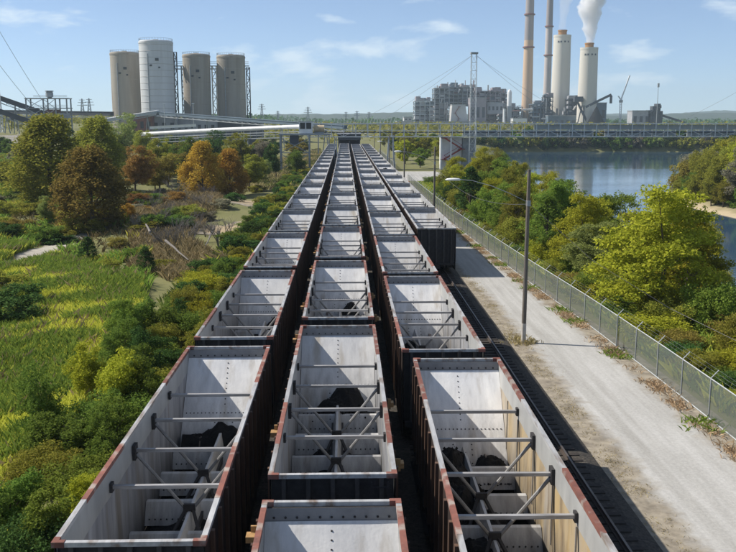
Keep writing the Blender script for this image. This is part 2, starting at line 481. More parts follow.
nx, ny = len(GX), len(GY)
gv = np.stack([HX.ravel(), HY.ravel(), HZ.ravel()], 1)
gi = np.arange(nx * ny).reshape(ny, nx)
gf = np.stack([gi[:-1, :-1].ravel(), gi[:-1, 1:].ravel(), gi[1:, 1:].ravel(), gi[1:, :-1].ravel()], 1)
gme = bpy.data.meshes.new("ground")
gme.from_pydata(gv.tolist(), [], gf.tolist())
gme.materials.append(ground_material())
gme.polygons.foreach_set("use_smooth", [True] * len(gme.polygons))
tag(put("ground", gme), kind="structure")

# river water
mw = bpy.data.materials.new("river_water"); mw.use_nodes = True
n_, l_ = mw.node_tree.nodes, mw.node_tree.links
b_ = n_["Principled BSDF"]
b_.inputs["Base Color"].default_value = (0.035, 0.075, 0.125, 1)
b_.inputs["Roughness"].default_value = 0.06
b_.inputs["IOR"].default_value = 1.33
g_ = n_.new("ShaderNodeNewGeometry"); mp_ = n_.new("ShaderNodeMapping"); mp_.inputs["Scale"].default_value = (0.5, 1.2, 1)
nn_ = n_.new("ShaderNodeTexNoise"); nn_.inputs["Scale"].default_value = 1.0; nn_.inputs["Detail"].default_value = 3
n2_ = n_.new("ShaderNodeTexNoise"); n2_.inputs["Scale"].default_value = 0.018; n2_.inputs["Detail"].default_value = 3
l_.new(g_.outputs["Position"], mp_.inputs[0]); l_.new(mp_.outputs[0], nn_.inputs[0])
mp2_ = n_.new("ShaderNodeMapping"); mp2_.inputs["Scale"].default_value = (0.35, 1.6, 1)
l_.new(g_.outputs["Position"], mp2_.inputs[0]); l_.new(mp2_.outputs[0], n2_.inputs[0])
mr_ = n_.new("ShaderNodeMapRange"); mr_.inputs[1].default_value = 0.42; mr_.inputs[2].default_value = 0.62; mr_.inputs[3].default_value = 0.012; mr_.inputs[4].default_value = 0.16
l_.new(n2_.outputs[0], mr_.inputs[0])
bp_ = n_.new("ShaderNodeBump"); bp_.inputs["Distance"].default_value = 0.25
l_.new(mr_.outputs[0], bp_.inputs["Strength"]); l_.new(nn_.outputs[0], bp_.inputs["Height"]); l_.new(bp_.outputs[0], b_.inputs["Normal"])
w = MB(); w.face([(22, -62, -4), (920, -62, -4), (920, 480, -4), (22, 480, -4)])
tag(w.build("river_water", mw), kind="structure")

# ballast bed under the four tracks
w = MB(); w.prism([(-8.4, -0.3), (9.25, -0.3), (9.2, 0.04), (8.75, 0.165), (-7.9, 0.165), (-8.4, 0.0)], 'y', -65, 345)
tag(w.build("ballast_bed", M_ballast), kind="structure")

FENCE = [(15.6, 8), (15.35, 24), (15.15, 40), (14.85, 52), (14.2, 66), (13.5, 86), (12.9, 107), (12.6, 147), (12.5, 176)]


def fence_x(y):
    ys = [p[1] for p in FENCE]; xs = [p[0] for p in FENCE]
    return float(np.interp(y, ys, xs))


def strip(name, rows, z, m, kind="structure"):
    """rows: list of (y, [x...], [edge...]) cross sections"""
    vs, fs, ed = [], [], []
    k = len(rows[0][1])
    for y, xs, es in rows:
        for x, e in zip(xs, es): vs.append((x, y, z)); ed.append(e)
    for r in range(len(rows) - 1):
        for i in range(k - 1):
            a = r * k + i; fs.append((a, a + 1, a + k + 1, a + k))
    me = bpy.data.meshes.new(name); me.from_pydata(vs, [], fs); me.materials.append(m)
    at_ = me.attributes.new("edge", 'FLOAT', 'POINT'); at_.data.foreach_set("value", ed)
    return tag(put(name, me), kind=kind)


def road_material():
    m = bpy.data.materials.new("gravel_road"); m.use_nodes = True
    n, l = m.node_tree.nodes, m.node_tree.links
    b = n["Principled BSDF"]; b.inputs["Roughness"].default_value = 0.95; b.inputs["Specular IOR Level"].default_value = 0.1
    g = n.new("ShaderNodeNewGeometry")
    mp = n.new("ShaderNodeMapping"); mp.inputs["Scale"].default_value = (1.0, 0.16, 1); l.new(g.outputs["Position"], mp.inputs[0])
    def noise(scale, det, src):
        t = n.new("ShaderNodeTexNoise"); t.inputs["Scale"].default_value = scale; t.inputs["Detail"].default_value = det
        t.inputs["Roughness"].default_value = 0.65; l.new(src, t.inputs[0]); return t.outputs[0]
    def ramp(src, p0, c0, p1, c1):
        r = n.new("ShaderNodeValToRGB"); e = r.color_ramp.elements
        e[0].position, e[1].position = p0, p1; e[0].color, e[1].color = (*c0, 1), (*c1, 1); l.new(src, r.inputs[0]); return r.outputs[0]
    mp2 = n.new("ShaderNodeMapping"); mp2.inputs["Scale"].default_value = (1.0, 0.02, 1); l.new(g.outputs["Position"], mp2.inputs[0])
    road0 = ramp(noise(1.1, 7, mp.outputs[0]), 0.3, (0.37, 0.36, 0.338), 0.7, (0.46, 0.45, 0.428))
    ruts = ramp(noise(1.9, 3, mp2.outputs[0]), 0.38, (0.90, 0.895, 0.88), 0.60, (1.04, 1.04, 1.04))
    mr0 = n.new("ShaderNodeMixRGB"); mr0.blend_type = 'MULTIPLY'; mr0.inputs[0].default_value = 1; l.new(road0, mr0.inputs[1]); l.new(ruts, mr0.inputs[2]); road = mr0.outputs[0]
    grit = ramp(noise(9, 6, g.outputs["Position"]), 0.35, (0.88, 0.88, 0.88), 0.65, (1.06, 1.06, 1.06))
    mu = n.new("ShaderNodeMixRGB"); mu.blend_type = 'MULTIPLY'; mu.inputs[0].default_value = 1; l.new(road, mu.inputs[1]); l.new(grit, mu.inputs[2])
    verge = ramp(noise(1.6, 8, g.outputs["Position"]), 0.36, (0.19, 0.165, 0.13), 0.66, (0.36, 0.315, 0.245))
    a = n.new("ShaderNodeAttribute"); a.attribute_name = "edge"
    ma = n.new("ShaderNodeMath"); ma.operation = 'MULTIPLY_ADD'; ma.inputs[1].default_value = 0.9
    l.new(noise(0.9, 8, g.outputs["Position"]), ma.inputs[0]); l.new(a.outputs["Fac"], ma.inputs[2])
    mr = n.new("ShaderNodeMapRange"); mr.inputs[1].default_value = 0.78; mr.inputs[2].default_value = 1.1; l.new(ma.outputs[0], mr.inputs[0])
    mx = n.new("ShaderNodeMixRGB"); l.new(mr.outputs[0], mx.inputs[0]); l.new(mu.outputs[0], mx.inputs[1]); l.new(verge, mx.inputs[2])
    l.new(mx.outputs[0], b.inputs["Base Color"])
    bp = n.new("ShaderNodeBump"); bp.inputs["Strength"].default_value = 0.3; bp.inputs["Distance"].default_value = 0.04
    l.new(noise(14, 4, g.outputs["Position"]), bp.inputs["Height"]); l.new(bp.outputs[0], b.inputs["Normal"])
    return m


M_road = road_material()
rows = []
for y in np.linspace(-60, 345, 136):
    fx = fence_x(y); lf = float(np.interp(y, [0, 60, 72], [10.25, 10.1, 9.35]))
    rows.append((float(y), [9.15, lf - 0.35, lf + 0.35, lf + 1.1, 0.5 * (lf + fx), fx - 1.9, fx - 1.0, fx - 0.5, fx + 0.6], [1.0, 0.75, 0.45, 0.12, 0.0, 0.05, 0.5, 0.8, 1.0]))
strip("gravel_road", rows, 0.03, M_road)
rows = [(float(y), [10.0, 12, 16, 21, 25], [0.2, 0, 0, 0.1, 0.7]) for y in np.linspace(182, 216, 10)]
strip("road_junction", rows, 0.034, M_road)


def ground_ribbon(name, pts, width, m, lift=0.07):
    """a worn track laid over the uneven ground"""
    P = []
    for a, c in zip(pts[:-1], pts[1:]):
        for k in range(8): P.append(Vector(a).lerp(Vector(c), k / 8))
    P.append(Vector(pts[-1]))
    vs, fs, ed = [], [], []
    cols = 7
    for i, p in enumerate(P):
        d = (P[min(i + 1, len(P) - 1)] - P[max(i - 1, 0)]).normalized(); s = Vector((d.y, -d.x))
        wv = width * (1 + 0.18 * math.sin(i * 1.1) + 0.1 * math.sin(i * 0.37))
        for k in range(cols):
            u = k / (cols - 1) * 2 - 1
            q = p + s * (u * wv / 2); e = abs(u)
            endf = min(i, len(P) - 1 - i) / 5.0
            vs.append((q.x, q.y, gz(q.x, q.y) + lift * (1 - e ** 4 * 1.6)))
            ed.append(max(e ** 2 * 1.0, 1 - endf if endf < 1 else 0))
    for r in range(len(P) - 1):
        for i in range(cols - 1):
            a = r * cols + i; fs.append((a, a + 1, a + cols + 1, a + cols))
    me = bpy.data.meshes.new(name); me.from_pydata(vs, [], fs); me.materials.append(m)
    me.attributes.new("edge", 'FLOAT', 'POINT').data.foreach_set("value", ed)
    return tag(put(name, me), kind="structure")


def sand_material(name, c1, c2):
    m = M_road.copy(); m.name = name
    ramps = sorted([x for x in m.node_tree.nodes if x.type == 'VALTORGB'], key=lambda x: x.name)
    ramps[0].color_ramp.elements[0].color = (*c1, 1); ramps[0].color_ramp.elements[1].color = (*c2, 1)
    return m


M_sand = sand_material("bare_sand", (0.30, 0.23, 0.14), (0.44, 0.35, 0.23))
M_pathm = sand_material("path_gravel", (0.36, 0.33, 0.28), (0.50, 0.46, 0.38))
ground_ribbon("dirt_path", [tuple(at(*p, Z=-0.3))[:2] for p in ((8, 268), (22, 258), (38, 248), (60, 238), (82, 231), (110, 226))], 3.4, M_pathm)
ground_ribbon("sandy_clearing", [tuple(at(*p, Z=-0.2))[:2] for p in ((196, 233), (225, 228), (255, 226), (282, 222))], 9.5, M_sand)
ground_ribbon("sandy_track", [tuple(at(*p, Z=-0.2))[:2] for p in ((215, 207), (240, 204), (262, 203), (284, 203))], 14, M_sand)
ground_ribbon("gravel_pad", [tuple(at(*p, Z=0.5))[:2] for p in ((-40, 163), (-10, 158), (14, 153), (34, 148))], 17, sand_material("pad_gravel", (0.25, 0.235, 0.21), (0.36, 0.33, 0.29)))

# far hills beyond the plant
def hill_ridge(name, y0, zmax, seed, x0=-5000, x1=5000, wdt=500):
    rg = np.random.default_rng(seed)
    xs = np.linspace(x0, x1, 420); ph = rg.uniform(0, 6, 8)
    prof = 0.6 + 0.22 * np.sin(xs / 700 + ph[0]) + 0.14 * np.sin(xs / 260 + ph[1]) + 0.06 * np.sin(xs / 90 + ph[2]) + rg.uniform(-0.035, 0.035, len(xs))
    vs, fs = [], []
    steps = [0, 0.35, 0.6, 0.8, 0.95, 1.0]
    for i, x in enumerate(xs):
        for k, s in enumerate(steps):
            vs.append((x, y0 + wdt * (k / 5) ** 1.0 + 30 * math.sin(x / 140), zmax * prof[i] * s + (rg.uniform(-2, 2) if 0 < k < 5 else 0)))
        vs.append((x, y0 + wdt * 2, 0))
    K = len(steps) + 1
    for i in range(len(xs) - 1):
        for k in range(K - 1):
            a = i * K + k; fs.append((a, a + K, a + K + 1, a + 1))
    me = bpy.data.meshes.new(name); me.from_pydata(vs, [], fs); me.materials.append(M_hill)
    return tag(put(name, me), kind="structure")


M_hill = mat("wooded_hill", (0.015, 0.028, 0.014), (0.035, 0.05, 0.022), 0.02, 0.95, 0, 0.8, 0.05, coords='World')
hill_ridge("hills", 3000, 46, 3)
hill_ridge("hills", 4600, 70, 5)

# ------------------------------------------------------------------ railway tracks
RAIL_Z = 0.36
TRACKS = {'left': -4.47, 'centre': -0.34, 'right': 3.68, 'far': 7.30}
wr_ = MB()
def rail_mb(x):
    m = MB()
    m.box(x - 0.075, x + 0.075, -60, 335, 0.21, 0.235)
    m.box(x - 0.012, x + 0.012, -60, 335, 0.235, 0.335)
    m.box(x - 0.036, x + 0.036, -60, 335, 0.335, 0.372)
    return m
tie_me = MB().box(-1.28, 1.28, -0.115, 0.115, 0.04, 0.205).mesh("sleeper", M_tie)
for nm, x in TRACKS.items():
    t = tag(empty("railway_track", (x, 0, 0)), kind="structure")
    for s in (-1, 1):
        rail_mb(s * 0.7525).build("rail", M_steel, t)
    if nm == 'far':
        for i in range(120):
            o = put("sleeper", tie_me, t, (random.uniform(-0.03, 0.03), 14 + i * 0.56, 0)); o.rotation_euler = (0, 0, random.uniform(-0.012, 0.012))
    m = MB()
    for i in range(0, 560):
        y = -20 + i * 0.56
        if nm == 'far' and 13.7 < y < 81.4: continue
        m.box(-1.28, 1.28, y - 0.115, y + 0.115, 0.04, 0.205)
    tag(m.build("sleepers", M_tie, t), kind="stuff")

# ------------------------------------------------------------------ hopper cars
CL = 15.9; HW = 1.575; TOP = 3.9
LINER = [M_wall, M_brown, M_cleanband]
BARS = (4.2, 6.7, 9.2, 11.7)
RIDGES = (3.7, 5.85, 7.95, 10.05, 12.2)


def slope_pts(end):
    # slope sheet from under the end wall down to the hoppers; end=1 far end, 0 near end
    a = (15.64, 3.50); b = (13.10, 0.72)
    if not end: a = (CL - a[0], a[1]); b = (CL - b[0], b[1])
    return a, b


P = {}
def dent(x, y, k):
    return 0.011 * mnoise.noise(Vector((x * 1.3, y * 1.3, k))) + 0.007 * mnoise.noise(Vector((x * 3.1, y * 3.1, k + 7)))


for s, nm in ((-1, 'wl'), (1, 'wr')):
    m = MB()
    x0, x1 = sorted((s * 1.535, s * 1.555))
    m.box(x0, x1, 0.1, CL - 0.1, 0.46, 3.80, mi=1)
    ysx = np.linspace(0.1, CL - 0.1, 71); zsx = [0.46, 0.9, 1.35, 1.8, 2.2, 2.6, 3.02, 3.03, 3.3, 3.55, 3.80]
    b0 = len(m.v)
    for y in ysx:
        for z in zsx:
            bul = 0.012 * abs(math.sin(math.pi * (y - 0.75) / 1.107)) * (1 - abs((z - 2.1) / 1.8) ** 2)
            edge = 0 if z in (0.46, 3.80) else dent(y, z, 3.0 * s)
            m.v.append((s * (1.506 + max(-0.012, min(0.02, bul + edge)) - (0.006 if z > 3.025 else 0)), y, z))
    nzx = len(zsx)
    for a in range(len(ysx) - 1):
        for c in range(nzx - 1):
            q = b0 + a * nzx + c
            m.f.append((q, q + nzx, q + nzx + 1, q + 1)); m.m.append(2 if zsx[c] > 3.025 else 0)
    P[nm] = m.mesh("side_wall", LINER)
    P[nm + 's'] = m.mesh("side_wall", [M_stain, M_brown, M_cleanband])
P['end'] = MB().box(-1.5, 1.5, -0.03, 0.03, 1.05, 3.80, faces=[1, 1, 1, 1, 0, 1]).mesh("end_wall", [M_endin, M_dark])
for e in (0, 1):
    (ya, za), (yb, zb) = slope_pts(e)
    m = MB()
    NX, NT = 24, 22
    for a in range(NX + 1):
        for c in range(NT + 1):
            x = -1.5 + 3.0 * a / NX; tt = c / NT
            dz = 0.0 if c in (0, NT) else 1.3 * dent(x + 5 * e, tt * 3.4, 1.0 + e)
            m.v.append((x, ya + (yb - ya) * tt, za + (zb - za) * tt + dz))
    for a in range(NX):
        for c in range(NT):
            q = a * (NT + 1) + c; m.f.append((q, q + 1, q + NT + 2, q + NT + 1)); m.m.append(0)
    P['slope%d' % e] = m.mesh("slope_sheet", M_liner)
    # rivets
    m = MB()
    nrm = Vector((0, (za - zb) * (-1 if e else 1), abs(ya - yb))).normalized()
    def rv(x, t, r=0.026):
        c = Vector((x, ya + (yb - ya) * t, za + (zb - za) * t))
        m.tube(c, c + nrm * 0.018, r, r * 0.7, 6)
    for i in range(21): rv(-1.38 + i * 0.138, 0.60)
    for i in range(9): rv(0, 0.06 + i * 0.056)
    for i in range(19): rv(-1.35 + i * 0.15, 0.93)
    for i in range(4): rv(-0.32, 0.70 + i * 0.05); rv(0.32, 0.70 + i * 0.05)
    P['riv%d' % e] = m.mesh("rivet_rows", M_dark)
    m = MB()
    yw = CL - 0.235 if e else 0.235
    for i in range(11):
        m.tube((-1.3 + i * 0.26, yw + (-0.015 if e else 0.015), 3.58), (-1.3 + i * 0.26, yw, 3.58), 0.03, 0.03, 6)
    P['rivend%d' % e] = m.mesh("rivet_rows", M_dark)
for s, nm in ((-1, 'tl'), (1, 'tr')):
    x0, x1 = sorted((s * 1.45, s * 1.57))
    P[nm] = MB().box(x0, x1, 0, CL, 3.80, 3.90).mesh("top_chord", M_chord)
P['ec'] = MB().box(-1.449, 1.449, -0.06, 0.06, 3.79, 3.893).mesh("end_chord", M_chord)
P['rib'] = MB().box(-0.045, 0.045, -0.06, 0.06, 1.05, 3.78).mesh("side_rib", M_rib)
P['post'] = MB().box(-0.05, 0.05, -0.05, 0.05, 1.05, 3.78).mesh("end_post", M_post)
P['patch'] = MB().box(-0.064, 0.064, 0, 3.5, 3.79, 3.905).mesh("painted_patch", M_red)
P['patchl'] = MB().box(-0.064, 0.064, 0, 4.4, 3.79, 3.905).mesh("painted_patch", M_red)
m = MB(); m.box(-0.065, 0.065, 0, 0.26, 3.785, 3.907); m.box(0.065, 0.20, 0.0, 0.13, 3.785, 3.9065)
P['corner'] = m.mesh("corner_plate", M_red)
m = MB(); m.box(-0.065, 0.065, 0, 0.26, 3.785, 3.907); m.box(-0.20, -0.065, 0.0, 0.13, 3.785, 3.9065)
P['cornerr'] = m.mesh("corner_plate", M_red)
m = MB(); m.box(-1.44, 1.44, -0.055, 0.055, 3.24, 3.33); P['bar'] = m.mesh("cross_bar", M_bar)
P['gusset'] = MB().box(-0.045, 0.045, -0.16, 0.16, 3.04, 3.46).mesh("gusset_plate", M_dark)
P['gussets'] = MB().box(-0.035, 0.035, -0.10, 0.10, 3.16, 3.40).mesh("gusset_plate", M_dark)
P['brl'] = MB().tube((-1.42, 0, 3.17), (-0.1, 0, 1.52), 0.05, n=7).mesh("brace", M_brace)
P['brr'] = MB().tube((1.42, 0, 3.17), (0.1, 0, 1.52), 0.05, n=7).mesh("brace", M_brace)
m = MB(); m.box(-0.17, 0.17, -0.05, 0.05, 1.44, 1.66); m.bar((-0.1, 0, 1.5), (-0.42, -0.75, 1.0), 0.08); m.bar((0.1, 0, 1.5), (0.42, -0.75, 1.0), 0.08)
P['node'] = m.mesh("brace_node", M_dark)
P['hood'] = MB().prism([(-0.24, 0.62), (0.24, 0.62), (0.04, 1.46), (-0.04, 1.46)], 'y', 2.45, CL - 2.45).mesh("centre_hood", M_liner)
m = MB(); m.prism([(-0.44, 0.62), (0.44, 0.62), (0.09, 1.22), (-0.09, 1.22)], 'x', -1.495, 1.495)
for sg in (-1, 1):
    for i in range(17):
        x = -1.36 + i * 0.17
        m.tube((x, sg * 0.345, 0.775), (x, sg * 0.37, 0.79), 0.026, 0.026, 6, mi=1)
P['ridge'] = m.mesh("cross_ridge", [M_liner, M_dark])
P['floor'] = MB().box(-1.5, 1.5, 1.7, CL - 1.7, 0.40, 0.46).mesh("hopper_floor", M_coal)
m = MB()
m.prism([(-1.3, 0.395), (1.3, 0.395), (0.9, 0.2), (-0.9, 0.2)], 'y', -0.6, 0.6)
P['chute'] = m.mesh("hopper_chute", M_dark)
P['sill'] = MB().box(-0.22, 0.22, -0.05, CL + 0.05, 0.78, 0.98).mesh("centre_sill", M_dark)
m = MB(); m.box(-0.12, 0.12, -0.75, -0.06, 0.78, 0.98); m.box(-0.2, 0.2, -0.86, -0.62, 0.74, 1.02)
P['coupler'] = m.mesh("coupler", M_dark)
m = MB(); m.box(-1.45, 1.45, -0.1, 0.1, 0.86, 1.05); m.bar((-1.4, 0.1, 0.95), (-0.2, 1.9, 0.95), 0.1); m.bar((1.4, 0.1, 0.95), (0.2, 1.9, 0.95), 0.1)
P['endsill'] = m.mesh("end_sill", M_dark)
m = MB()
for s in (-1, 1):
    m.box(s * 1.05 - 0.06, s * 1.05 + 0.06, -0.95, 0.95, 0.42 - RAIL_Z + 0.36, 0.72)
m.box(-1.0, 1.0, -0.18, 0.18, 0.5, 0.76)
P['truck'] = m.mesh("truck", M_dark)
m = MB(); m.v = []; 
_w = MB().lathe([(0.10, 0.07), (0.42, 0.07), (0.42, -0.02), (0.45, -0.02), (0.45, -0.06), (0.10, -0.06)], 16)
wv_ = [(z, x, y) for x, y, z in _w.v]
_w.v = wv_
P['wheel'] = _w.mesh("wheel", M_steel)
P['axle'] = MB().tube((-0.75, 0, 0), (0.75, 0, 0), 0.07, n=8).mesh("axle", M_dark)
m = MB()
for s in (-0.2, 0.2): m.bar((s, -0.12, 1.2), (s, -0.12, 3.7), 0.035)
for i in range(7): m.bar((-0.2, -0.12, 1.4 + i * 0.36), (0.2, -0.12, 1.4 + i * 0.36), 0.03)
P['ladder'] = m.mesh("ladder", M_dark)
m = MB(); m.box(-0.14, 0.14, -0.13, 0.13, 3.42, 3.56); m.box(-0.05, 0.16, 0.10, 0.16, 3.36, 3.70)
P['bracket'] = m.mesh("side_bracket", M_tan)
P['seam'] = MB().box(-0.012, 0.012, -0.02, 0.02, 1.3, 3.02).mesh("wall_seam", M_brace)
# joined ribs for the cars further off
for s, nm in ((-1, 'ribsl'), (1, 'ribsr')):
    m = MB()
    for i in range(14):
        y = 0.75 + i * 1.107; m.box(s * 1.6 - 0.045, s * 1.6 + 0.045, y - 0.06, y + 0.06, 1.05, 3.78)
    P[nm] = m.mesh("side_ribs", M_rib)


def make_car(level, red=True, brackets=False, stained=False, yaw=0.0):
    """level 2: every piece; 1: joined ribs, no rivets; 0: far"""
    t = empty("hopper_car")
    sfx = 's' if stained else ''
    put("side_wall", P['wl' + sfx], t); put("side_wall", P['wr' + sfx], t)
    put("end_wall", P['end'], t, (0, 0.2, 0))
    ew = put("end_wall", P['end'], t, (0, CL - 0.2, 0)); ew.rotation_euler = (0, 0, math.pi)
    put("slope_sheet", P['slope0'], t); put("slope_sheet", P['slope1'], t)
    put("top_chord", P['tl'], t); put("top_chord", P['tr'], t)
    for y in (0.065, CL - 0.065): put("end_chord", P['ec'], t, (0, y, 0))
    for b in BARS: put("cross_bar", P['bar'], t, (0, b, 0))
    put("hopper_floor", P['floor'], t)
    put("centre_sill", P['sill'], t)
    for b in RIDGES: put("cross_ridge", P['ridge'], t, (0, b, 0))
    if level == 0: return t
    put("centre_hood", P['hood'], t)
    for b in (6.7, 9.2):
        put("brace", P['brl'], t, (0, b, 0)); put("brace", P['brr'], t, (0, b, 0)); put("brace_node", P['node'], t, (0, b, 0))
    for k, b in enumerate(BARS):
        for s in (-1, 1):
            put("gusset_plate", P['gusset'] if k in (1, 2) else P['gussets'], t, (s * 1.455, b, 0))
    for x in (-1.2, -0.6, 0, 0.6, 1.2): put("end_post", P['post'], t, (x, 0.115, 0))
    for x in (-1.2, -0.6, 0, 0.6, 1.2): put("end_post", P['post'], t, (x, CL - 0.115, 0))
    for c in (4.8, 7.95, 11.1): put("hopper_chute", P['chute'], t, (0, c, 0))
    put("end_sill", P['endsill'], t, (0, 0.05, 0))
    put("coupler", P['coupler'], t)
    c2 = put("coupler", P['coupler'], t, (0, CL, 0)); c2.rotation_euler = (0, 0, math.pi)
    for y in (1.9, CL - 1.9):
        tr = put("truck", P['truck'], t, (0, y, 0))
        for yy in (-0.85, 0.85):
            for s in (-1, 1):
                wo = put("wheel", P['wheel'], tr, (s * 0.76, yy, RAIL_Z + 0.45 + 0.012))
                if s < 0: wo.rotation_euler = (0, 0, math.pi)
            put("axle", P['axle'], tr, (0, yy, RAIL_Z + 0.46))
    if red:
        for s in (-1, 1):
            put("painted_patch", P['patch'], t, (s * 1.51, 2.1, 0)); put("painted_patch", P['patchl'], t, (s * 1.51, 11.1, 0))
        for s, k in ((-1, 'corner'), (1, 'cornerr')):
            put("corner_plate", P[k], t, (s * 1.51, -0.004, 0))
            o = put("corner_plate", P['cornerr' if k == 'corner' else 'corner'], t, (s * 1.51, CL + 0.004, 0)); o.rotation_euler = (0, 0, math.pi)
    if brackets:
        put("side_bracket", P['bracket'], t, (-1.70, 4.0, 0)); put("side_bracket", P['bracket'], t, (-1.70, 14.9, 0))
        for y in (1.6, 6.6):
            o = put("side_bracket", P['bracket'], t, (1.70, y, 0)); o.rotation_euler = (0, 0, math.pi)
    if level == 1:
        put("side_ribs", P['ribsl'], t); put("side_ribs", P['ribsr'], t)
        return t
    for i in range(14):
        y = 0.75 + i * 1.107
        for s in (-1, 1): put("side_rib", P['rib'], t, (s * 1.6, y, 0))
    for e in (0, 1): tag(put("rivet_rows", P['riv%d' % e], t), kind="stuff"); tag(put("rivet_rows", P['rivend%d' % e], t), kind="stuff")
    for y in ((4.2, 6.7, 9.2, 11.7, 13.6) if stained else ()):
        for s in (-1, 1): put("wall_seam", P['seam'], t, (s * 1.488, y, 0))
    put("ladder", P['ladder'], t, (1.15, 0.1, 0))
    return t


def heap(seed, x0, x1, y0, y1, z0, h, ragged=0.35):
    """a lump of leftover coal with an uneven outline"""
    rg = random.Random(seed); N = 30
    off = Vector((rg.uniform(0, 99), rg.uniform(0, 99), rg.uniform(0, 99)))
    vs, fs = [], []
    for j in range(N + 1):
        for i in range(N + 1):
            u, v = i / N * 2 - 1, j / N * 2 - 1
            x, y = x0 + (x1 - x0) * i / N, y0 + (y1 - y0) * j / N
            n1 = mnoise.noise(Vector((x * 0.9, y * 0.9, 0)) + off); n2 = mnoise.noise(Vector((x * 3, y * 3, 0)) + off); n3 = mnoise.noise(Vector((x * 8, y * 8, 3)) + off)
            r = math.sqrt(u * u + v * v)
            f = max(0.0, 1 - (r * (1.05 + ragged * n1 * 1.5))); f = min(1.25 * f, 0.55 + 0.45 * f)
            z = z0 + h * f * (0.9 + 0.28 * n2 + 0.05 * n3) - (0.06 if f <= 0 else 0) + (0.03 * n3 if f > 0 else 0)
            vs.append((x, y, z))
    for j in range(N):
        for i in range(N):
            a = j * (N + 1) + i; fs.append((a, a + 1, a + N + 2, a + N + 1))
    for k in range(260):
        x, y = rg.uniform(x0 - 0.2, x1 + 0.2), rg.uniform(y0 - 0.6, y1 + 0.5)
        if abs(x) > 1.42: continue
        i, jj = min(N, max(0, int((x - x0) / (x1 - x0) * N))), min(N, max(0, int((y - y0) / (y1 - y0) * N)))
        z = vs[jj * (N + 1) + i][2]
        if z < z0 + 0.02: z = z0 + 0.02
        r_ = 0.012 + 0.05 * rg.random() ** 2.5; b0 = len(vs)
        for d in ((1, 0, 0), (0, 1, 0), (-1, 0, 0), (0, -1, 0), (0, 0, 1), (0, 0, -1)):
            kq = r_ * rg.uniform(0.7, 1.3); vs.append((x + d[0] * kq, y + d[1] * kq, z + d[2] * kq))
        for q in ((0, 1, 4), (1, 2, 4), (2, 3, 4), (3, 0, 4), (1, 0, 5), (2, 1, 5), (3, 2, 5), (0, 3, 5)): fs.append(tuple(b0 + t_ for t_ in q))
    me = bpy.data.meshes.new("coal_heap"); me.from_pydata(vs, [], fs); me.materials.append(M_coal)
    return me


def add_heap(car_loc, label, me, name="coal_heap"):
    o = put(name, me, None, car_loc)
    return tag(o, label, "coal", "coal left in the hopper cars", "stuff")


CARGROUP = "open hopper cars of the four coal trains"
TRAIN = {'left': "the left train", 'centre': "the middle train", 'right': "the right train", 'far': "the roadside train"}
SPECIAL = {
    ('left', 0): "nearest hopper car of the left train, coal at the foot of its slope",
    ('left', 1): "second hopper car of the left train, with a dark coal patch by its right wall",
    ('centre', 0): "cut-off hopper car at the bottom edge, only its pale far end showing",
    ('centre', 1): "middle front hopper car with black coal behind its braces and tan side brackets",
    ('centre', 2): "third hopper car of the middle train, two small coal patches behind its bars",
    ('right', 0): "nearest right hopper car with yellow-stained inner wall and a big black coal heap",
    ('right', 1): "second hopper car of the right train, nearly clean inside with red patches on the rim",
    ('right', 9 - 3): "hopper car half filled with black coal in the right train",
    ('far', 0): "first hopper car of the roadside train, its dark ribbed end and wheels facing us",
    ('far', 5): "hopper car filled with coal in the roadside train, a black band beside the road",
}
spec = dict(left=(16.9, 17.25, 18), centre=(2.95, 17.33, 19), right=(14.95, 17.1, 18), far=(69.8, 17.05, 15))
rng_car = random.Random(4)
CARS = {}
protos = {}
for tr, (y0, pitch, n) in spec.items():
    for k in range(n):
        y = y0 + pitch * k + (rng_car.uniform(-0.12, 0.12) if k > 2 else 0)
        near = {'left': 3, 'centre': 4, 'right': 3, 'far': 2}[tr]
        level = 2 if k < near else 1 if y < 150 else 0
        red = k < near and tr != 'far'
        key = (level, red, tr == 'centre', tr == 'right' and k == 0)
        if key not in protos:
            t = make_car(level, red, tr == 'centre' and level > 0, key[3]); protos[key] = t
        else:
            t = copy_tree(protos[key])
        x = TRACKS[tr] + (0.16 if (tr, k) == ('right', 0) else 0)
        t.location = (x, y, 0)
        t.rotation_euler = (0, 0, R(-0.6) if (tr, k) == ('right', 0) else 0)
        lab = SPECIAL.get((tr, k)) or "grey open hopper car, %s from the near end of %s" % (nth(k + 1), TRAIN[tr])
        tag(t, lab, "hopper car", CARGROUP)
        CARS[(tr, k)] = t

def hp(key, label, *a, **kw):
    add_heap(CARS[key].location, label, heap(*a, **kw))
hp(('left', 0), "long low black coal heap at the slope foot in the nearest left car", 1, -1.35, 1.3, 12.5, 14.2, 0.9, 0.85, ragged=0.7)
hp(('left', 0), "flat spill of black coal in the middle hoppers of the nearest left car", 21, -1.4, 1.4, 3.5, 11.8, 0.44, 0.42, ragged=0.8)
hp(('left', 1), "small black coal heap by the right wall of the second left car", 2, -0.2, 1.4, 12.4, 14.2, 0.9, 0.75, ragged=0.6)
hp(('left', 1), "thin black coal strip across the middle of the second left car", 22, -1.2, 0.5, 10.6, 12.9, 0.5, 0.6, ragged=0.6)
hp(('centre', 1), "black coal heap under the right brace in the middle front car", 3, -0.85, 1.47, 12.4, 15.0, 1.0, 1.0, ragged=0.6)
hp(('centre', 1), "low coal spill around the centre ridge of the middle front car", 23, -1.3, 1.2, 6.0, 12.0, 0.46, 0.42, ragged=0.8)
hp(('centre', 2), "black coal patch at the right brace of the third middle car", 4, 0.0, 1.2, 12.4, 14.4, 1.0, 0.85)
hp(('centre', 2), "black coal patch at the near bar of the third middle car", 24, -0.8, 0.5, 10.0, 12.2, 0.5, 0.8, ragged=0.6)
